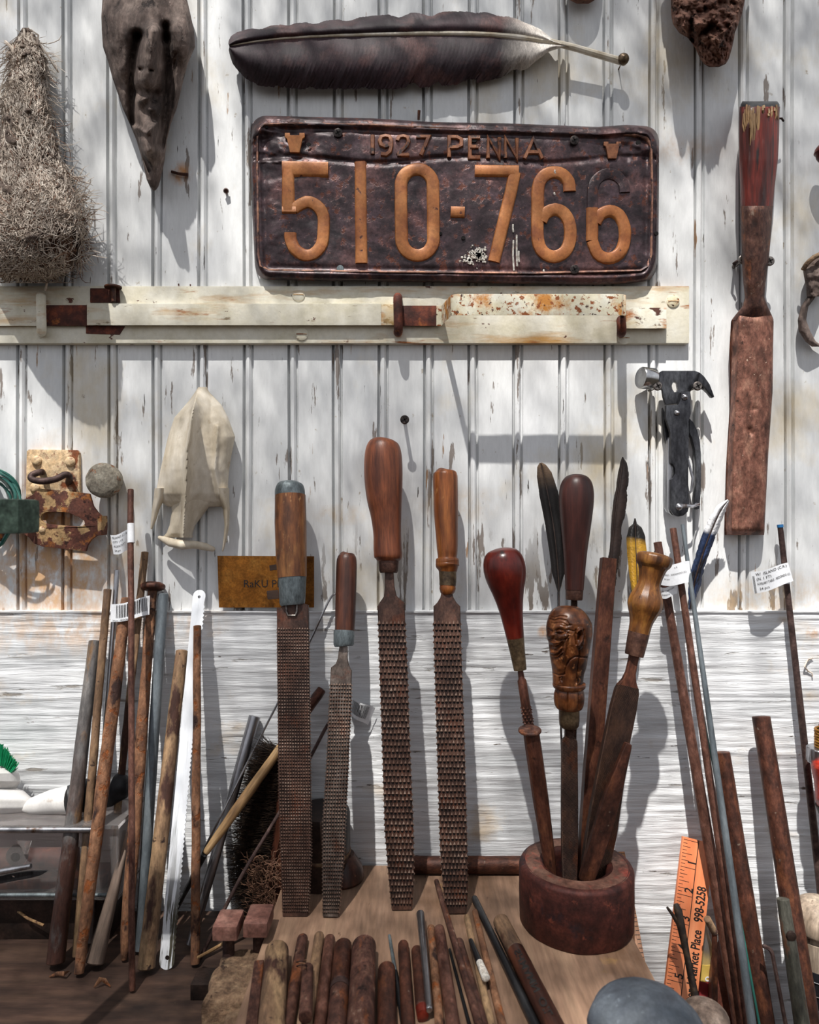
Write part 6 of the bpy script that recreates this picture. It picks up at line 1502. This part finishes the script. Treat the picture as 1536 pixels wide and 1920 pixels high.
flag('paper_tag', 'square white paper tag stuck on the thin rods behind the golden brown handle', [(1240, 1058), (1293, 1054), (1297, 1094), (1240, 1097)], .034, [('TABLE - REDONDO (C)', .03, .52, .11), ('24 pcs', .10, .72, .10), ('C.R.', .45, .2, .1)], None, curl=.001)
flag('paper_tag', 'small crumpled paper tag hanging below the square white one', [(1238, 1101), (1270, 1096), (1270, 1115), (1241, 1122)], .030, [('W/ CARTON', .06, .40, .2), ('MANILA', .06, .75, .2)], None, curl=.002)
flag('paper_tag', 'torn white paper tag round the long dark rod at right', [(1408, 1072), (1478, 1057), (1488, 1092), (1414, 1113)], .024, [('W/  ISLAND (C.R.)', .12, .20, .18), ('(N. 1 FT)', .12, .42, .18), ('AUXILIARY TABLE - REDONDO (C)', .12, .64, .17), ('24 pcs', .16, .88, .17)], (.02, .08, .2, 1.0), curl=.003, wrap=((1472.5, 1060, sline(985, .012, 1613, .022)(1060)), (1476, 1094, sline(985, .012, 1613, .022)(1094)), pm(6.4, .015)))
mk('blue_cap', tube([W(1462.9, 983.5, .012), W(1463.6, 989, .0122)], pm(5.6, .012), 14), mat('blue_cap', ['1f5f94', '2f74ac'], 100, S1, .5, bump=0), frame(dr[1], dr[2]), dr[0])  # blue cap over the tip of the dark rod
# twig
P = [W(1267, 1694, .080), W(1272, 1708, .082), W(1277, 1735, .084), W(1288, 1790, .090), W(1300, 1850, .096), W(1312, 1905, .102)]
d = (P[-1]-P[-2]).normalized(); P.append(P[-1]+d*((-BR+.003-P[-1].z)/d.z))
T = Thing('forked_twig', 'dark forked twig standing in front of the orange ruler', 'twig', P[-1], P[0])
T.part('stem', tube(P, [.0022, .0034, .0034, .0026, .0030, .0034, .0036], 12, flat=.7, r0=.3), Mt['bristle'])
T.part('fork', tube([W(1251, 1701, .084), W(1262, 1716, .083), W(1274, 1734, .083)], [.0010, .0014, .0022], 10, r0=.4), Mt['bristle'])
# ruler
def ruler(label, TL, TR, s0, BLp, BRp, s1, m, txt, nums, name='wooden_ruler', tickleft=True, th=.0035, down=True):
    tl, tr = W(TL[0], TL[1], s0), W(TR[0], TR[1], s0); bl, br_ = W(BLp[0], BLp[1], s1), W(BRp[0], BRp[1], s1)
    top = (tl+tr)/2; bot = (bl+br_)/2; ax = (top-bot).normalized(); sd = (tr-tl); sd = (sd-ax*sd.dot(ax)); wv = sd.length; sd.normalize(); nr = sd.cross(ax).normalized()
    if nr.y > 0: nr = -nr
    t = (-BR+.002-top.z)/(-ax.z); bot2 = top-ax*t
    T_ = Thing(name, label, 'ruler', bot2, top)
    def q(u, v, o=0): return top+sd*wv*(u-.5)-ax*v+nr*o   # u across 0..1, v metres down
    vs = [q(0, 0, th/2), q(1, 0, th/2), q(1, t, th/2), q(0, t, th/2), q(0, 0, -th/2), q(1, 0, -th/2), q(1, t, -th/2), q(0, t, -th/2)]
    T_.part('stick', (vs, [(0, 1, 2, 3), (7, 6, 5, 4), (0, 4, 5, 1), (1, 5, 6, 2), (2, 6, 7, 3), (3, 7, 4, 0)]), Mt[m], bev=.0004)
    mk_ = []
    def bar(u0, v0, u1, v1, w_=.00035):
        a, b = q(u0, v0, th/2+.0001), q(u1, v1, th/2+.0001); d_ = (b-a).normalized(); n_ = d_.cross(nr)*w_
        mk_.append(([a-n_, b-n_, b+n_, a+n_], [(0, 1, 2, 3)]))
    return T_, q, bar, mk_, (sd, ax, nr, wv, t, th)
T, q, bar, mk_, (sd, ax, nr, wv, t, th) = ruler('orange yardstick leaning on the wall, printed with inch numbers and a phone number', (1279, 1573), (1338, 1577), .030, (1247, 1848), (1308, 1850), .062, 'ruler', None, None)
inch = .0240*1.0
# inch pitch seen: numbers at rows 1618 1671 1722 1772 1822
inch = (W(1300, 1671, .041)-W(1305, 1620, .036)).length
bar(.51, 0, .50, t)
v = .002; k = 0
while v < t-.01:
    r_ = k % 8; L_ = {0: .46, 4: .32, 2: .24, 6: .24}.get(r_, .13); bar(0.03, v, .03+L_, v, .00022); v += inch/8; k += 1
T.part('inch_marks', join(*mk_), Mt['ink'], smooth=False, kind='stuff')
for i in range(1, 8): T.part('number', text_md(str(i), q(.49, inch*i-.0005, th/2), ax, -sd, .0088, .00015, bold=.015, ys=1.15), Mt['ink'], smooth=False)
T.part('printed_words', text_md('Eastend Market Place   998-5258', q(.90, .0365, th/2), ax, -sd, .0074, .00015, bold=.022, align='RIGHT', ys=1.5), Mt['ink'], smooth=False)
# second ruler behind the ring
T, q, bar, mk_, (sd, ax, nr, wv, t, th) = ruler('brown wooden ruler leaning behind the right side of the iron ring', (1152, 1600), (1171, 1596), .028, (1195, 1846), (1217, 1842), .100, 'ruler2', None, None)
v = .002; k = 0
while v < t-.01: bar(.97-({0: .6, 4: .45}.get(k % 8, .3)), v, .97, v, .00025); v += .0032; k += 1
T.part('inch_marks', join(*mk_), Mt['ink'], smooth=False, kind='stuff')
for i in range(2, 6): T.part('number', text_md(str(i+2), q(.30, .0256*i, th/2), ax, -sd, .009, .00015), Mt['ink'], smooth=False)
# clay vase, jar, knob stick, bolt
A = V((W(1378, 0, .04).x, -.036, -BR)); B = V((A.x, A.y, W(0, 1722, .036).z))
solo('clay_vase', 'dark reddish clay vase standing behind the right bars', 'vase', lathe(A, B, smoothprof([(0, .014), (.1, .019), (.5, .0205), (.75, .0195), (.88, .012), (.93, .0085), (1, .0105)], 40), 40), Mt['clay'], A)
A = V((W(1317, 0, .022).x, -.019, -BR)); zt3 = W(0, 1745, .03).z
T = Thing('plastic_jar', 'cloudy plastic jar with a yellow and maroon label behind the orange ruler', 'jar', A)
T.part('jar_body', lathe(A, V((A.x, A.y, zt3)), smoothprof([(0, .0115), (.03, .0125), (.75, .0125), (.88, .011), (.95, .007), (1, .006)], 40), 36), Mt['jar'])
lz = W(0, 1868, .05).z; lt = W(0, 1836, .05).z
T.part('yellow_label', lathe(V((A.x, A.y, lz)), V((A.x, A.y, lt)), [(0, .0129), (1, .0129)], 36), Mt['yellow'])
T.part('maroon_label', lathe(V((A.x, A.y, lz-.06)), V((A.x, A.y, lz-.0002)), [(0, .0129), (1, .0129)], 36), Mt['maroonp'])
T.part('lettering', text_md('oz', V((A.x-.002, A.y-.0131, lz+.001)), V((1, 0, 0)), V((0, 0, 1)), .009, .0002, bold=.02), Mt['paper'], smooth=False)
A = W(1326, 1722, .075); B = W(1340, 1748, .070); E = V((B.x+.004, B.y+.006, -BR))
T = Thing('threaded_bolt', 'end of a rusty threaded bolt poking out between ruler and bars', 'bolt', E, A)
T.part('threads', tube([A.lerp(B, i/24) for i in range(25)], [.0030 if i % 2 else .0022 for i in range(25)], 14), Mt['rusttan'])
T.part('shank', tube([B, E+V((0, 0, .002))], .0022, 10), Mt['rustdark'])
A = W(1322, 1905, .150); E = V((A.x, A.y, -BR))
T = Thing('knob_stick', 'round brown weathered knob at the bottom edge right of the stone', 'knob', E)
T.part('knob', lathe(A+V((0, 0, -.014)), A+V((0, 0, .010)), smoothprof([(0, .006), (.25, .0145), (.6, .0165), (.88, .011), (1, .001)], 24), 32), Mt['stake'])
T.part('stem', tube([E, A+V((0, 0, -.012))], .0065, 16), Mt['stake'])
# mallet head with black wrapped handle at the right edge
A = V((W(1534, 0, .055).x, -.056, -BR)); z1 = W(0, 1747, .056).z; z2 = W(0, 1683, .056).z
T = Thing('mallet', 'pale turned wooden mallet head over a black wire-wrapped grip at the right edge', 'mallet', A)
T.part('mallet_head', lathe(V((A.x, A.y, z1)), V((A.x, A.y, z2)), smoothprof([(0, .017), (.1, .0205), (.45, .0215), (.8, .0165), (.95, .009), (1, .001)], 30), 40), Mt['knobcream'])
z3 = W(0, 1758, .045).z; z4 = W(0, 1790, .045).z
T.part('neck', lathe(V((A.x, A.y, z4)), V((A.x, A.y, z1+.001)), [(0, .0175), (.8, .0175), (.82, .0155), (1, .0155)], 40), Mt['knobcream'])
T.part('grip', lathe(V((A.x, A.y, -BR)), V((A.x, A.y, z4+.0002)), [(0, .018), (1, .018)], 40), Mt['plblack'])
for k in range(8):
    zz = z4-.007-k*.0115; T.part('wire_turn', tube([V((A.x+.0183*math.cos(a), A.y+.0183*math.sin(a), zz+.0008*math.sin(a))) for a in [2*PI*i/40 for i in range(41)]], .0005, 6), Mt['steel'])
# red clamp with screw at right edge
sx_ = 1545; A = W(sx_, 1402, .045); B = W(sx_, 1352, .045)
E = V((A.x, A.y, -BR))
T = Thing('red_clamp', 'red painted screw clamp with a coppery spring at the right edge', 'clamp', E)
T.part('screw_tip', tube([W(sx_, 1360, .045), W(sx_, 1353, .045)], [.0042, .004], 16, r1=True), Mt['rustfer'])
T.part('spindle', tube([W(sx_, 1404, .045), W(sx_, 1360, .045)], .0035, 14), Mt['ironrod'])
sp = [W(sx_, 1366+i*.45, .045)+V((.0105*math.cos(i*.55)*.62, .0105*math.sin(i*.55)*.62, 0)) for i in range(84)]
T.part('spring', tube(sp, .0012, 8), mat('copper_wire', ['8a5a20', 'b07c34'], 90, S1, .4, .6, bump=.1))
a, b = W(sx_, 1430, .045), W(sx_, 1402, .045)
kn = lathe(a, b, [(0, .0125), (.06, .0132), (.94, .0132), (1, .0125)], 60)
kn = ([v+V(((v.x-a.x)*.05*math.cos(i % 60 * PI*.5+v.z*900), 0, 0)) for i, v in enumerate(kn[0])], kn[1])
T.part('knurled_collar', kn, Mt['steel'])
T.part('clamp_body', relief([(1426, 1520, 1570, .03), (1440, 1521, 1570, .032), (1462, 1526, 1570, .03), (1480, 1528, 1572, .03), (1500, 1528, 1572, .03), (1512, 1534, 1570, .024)], 24, 30, .030, hz, round_back=.4), Mt['redpaint'])
T.part('clamp_frame', tube([W(1547, 1506, .043), W(1600, 1640, .043), E+V((.030, 0, .003))], [.008, .007, .007], 14), Mt['tin'])
# cobweb scrap by the rod
P = [W(1524, 1233, .006), W(1513, 1240, .006), W(1509, 1250, .008), W(1515, 1258, .006), W(1523, 1262, .006), W(1524, 1268, .006)]
solo('fibre_scrap', 'tiny tuft of grey fibre stuck on the white board at the right edge', 'fibre', join(tube(P, .0007, 6), tube([P[2], W(1516, 1236, .007), W(1526, 1234, .006)], .0004, 5)), Mt['fibre'], P[0])
# ================================================================ ADDED SUN SCREEN OVERHEAD (unseen, flakes laid out to follow a light map)
def light(px, py):
    "how much sun gets through, for the spot on the wall plane it falls on"
    def box_(x0, x1, y0, y1, f=30): 
        def e_(a, lo, hi): return 1/(1+math.exp(-(a-lo)/f*3))*1/(1+math.exp((a-hi)/f*3))
        return e_(px, x0, x1)*e_(py, y0, y1)
    def st(pts, r): return math.exp(-(min(dseg((px, py), pts[i], pts[i+1]) for i in range(len(pts)-1))/r)**2)
    v = .42
    def setv(t, m):
        nonlocal v
        v = v+(t-v)*m
    setv(.10, box_(455, 1190, -400, 300)); setv(.14, box_(1180, 1700, -400, 300, 50))
    setv(.42, box_(-400, 350, -400, 560))
    setv(.30, box_(470, 1230, 290, 520))
    setv(.85, box_(1220, 1330, 330, 560)); setv(.8, box_(1400, 1480, 400, 1100))
    setv(.60, box_(-400, 700, 540, 680)); setv(.65, box_(700, 1260, 530, 650))
    setv(.38, box_(190, 870, 660, 1150)); setv(.75, box_(-400, 190, 640, 1150))
    setv(.62, box_(860, 1190, 650, 1010)); setv(.30, box_(860, 1190, 1010, 1150))
    setv(1.0, box_(1185, 1400, 560, 1150, 20)); setv(.7, box_(1400, 1800, 560, 1150))
    setv(.80, box_(-400, 390, 1140, 1480)); setv(.35, box_(390, 640, 1150, 1700)); setv(.35, box_(-400, 480, 1480, 1860, 20))
    setv(.40, box_(640, 1180, 1150, 1700)); setv(.92, box_(1180, 1800, 1140, 2050, 25))
    setv(.75, box_(60, 420, 1500, 1850))
    setv(.03, box_(-500, 520, 1860, 4000, 25)); setv(.20, box_(520, 1300, 1780, 2300, 40)); setv(.10, box_(520, 1000, 2200, 4000, 40)); setv(.25, box_(1000, 1300, 2200, 4000, 40)); setv(.35, box_(1300, 1900, 2080, 4000, 40))
    for pts, r, t in (([(360, -100), (390, 60), (425, 240), (460, 500)], 38, 1.0), ([(200, -60), (165, 200)], 16, .7), ([(505, -100), (470, 150), (500, 200)], 14, .6), ([(885, 340), (900, 470)], 40, .85), ([(745, 230), (735, 300)], 14, .7),
                      ([(1020, 330), (1010, 420)], 14, .6), ([(640, 560), (660, 650)], 20, 1), ([(930, 640), (940, 760)], 36, 1), ([(1030, 600), (1050, 720)], 26, .95), ([(230, 680), (270, 850)], 12, .8), ([(300, 760), (320, 900)], 14, .8),
                      ([(880, 850), (900, 1000)], 16, .8), ([(985, 800), (1000, 960)], 18, .8), ([(540, 840), (552, 900)], 10, .8), ([(700, 1220), (705, 1600)], 20, .9), ([(905, 1250), (925, 1600)], 16, .9), ([(650, 1300), (655, 1600)], 10, .75),
                      ([(370, 1400), (385, 1620)], 10, .9), ([(1100, 1250), (1100, 1500)], 12, .7), ([(1130, 2350), (1150, 2700)], 40, .95), ([(870, 2050), (860, 2250)], 26, .5), ([(760, 1890), (770, 2100)], 30, .5), ([(0, 760), (160, 900)], 24, 1)):
        setv(t, st(pts, r))
    for pts, r, t in (([(1240, 1150), (1250, 1500)], 14, .35), ([(1330, 1200), (1335, 1700)], 8, .5), ([(1420, 1150), (1430, 1350)], 12, .4), ([(1490, 1350), (1500, 1800)], 10, .5), ([(1500, 560), (1470, 1000)], 10, .3), ([(110, 600), (190, 1000)], 14, .3), ([(1395, 300), (1380, 600)], 12, .25), ([(250, 1200), (255, 1400)], 10, .4), ([(1180, 860), (1210, 1000)], 16, .5)):
        setv(t, st(pts, r))
    return max(0, min(1, v))**1.2
def sun_screen(ZC=1.75):
    rn = random.Random(77); vs, fs = [], []
    cw, ch = 12.0, 30.0; px = -520
    while px < 1960:
        py = -420+rn.uniform(-ch, 0); err = rn.random()
        while py < 3400:
            h = ch*rn.uniform(.7, 1.3); c = (px+cw/2+rn.uniform(-2, 2), py+h/2)
            err += 1-light(*c)
            if err >= 1:
                err -= 1
                xw, zw = (c[0]-768)*D/F, -(c[1]-960)*D/F
                t = (ZC-zw)/2.0; P_ = V((xw-SUNDIR.x*t, -t, ZC+rn.uniform(-.02, .02)))
                hw_, hl = cw*D/F*.56*rn.uniform(.85, 1.15), h*D/F*.5*.54; lean_ = rn.uniform(-.3, .3)*hw_
                o = len(vs)
                for a, b in ((-.5, -1), (.5, -1), (1, -.3), (1, .3), (.45, 1), (-.45, 1), (-1, .3), (-1, -.3)): vs.append(P_+V((a*hw_+b*lean_, b*hl, 0)))
                for a, b in ((-.5, -1), (.5, -1), (1, -.3), (1, .3), (.45, 1), (-.45, 1), (-1, .3), (-1, -.3)): vs.append(P_+V((a*hw_+b*lean_, b*hl, .0015)))
                fs += [tuple(range(o, o+8)), tuple(range(o+15, o+7, -1))]+[(o+i, o+(i+1) % 8, o+8+(i+1) % 8, o+8+i) for i in range(8)]
            py += h
        px += cw
    return vs, fs
cn = mk('added_sun_screen', sun_screen(), mat('sun_screen_flake', ['24401c', '38582a'], 20, bump=0), smooth=False, weld=False)  # unseen flakes added overhead to shape the sunlight
tag(cn, kind='structure')

# unseen board added below the frame to keep the low sky off the bench
tag(mk('added_sky_blocker', box((-.62, -.485, -.62), (.20, -.470, -.135)), Mt['bench'], smooth=False), kind='structure')
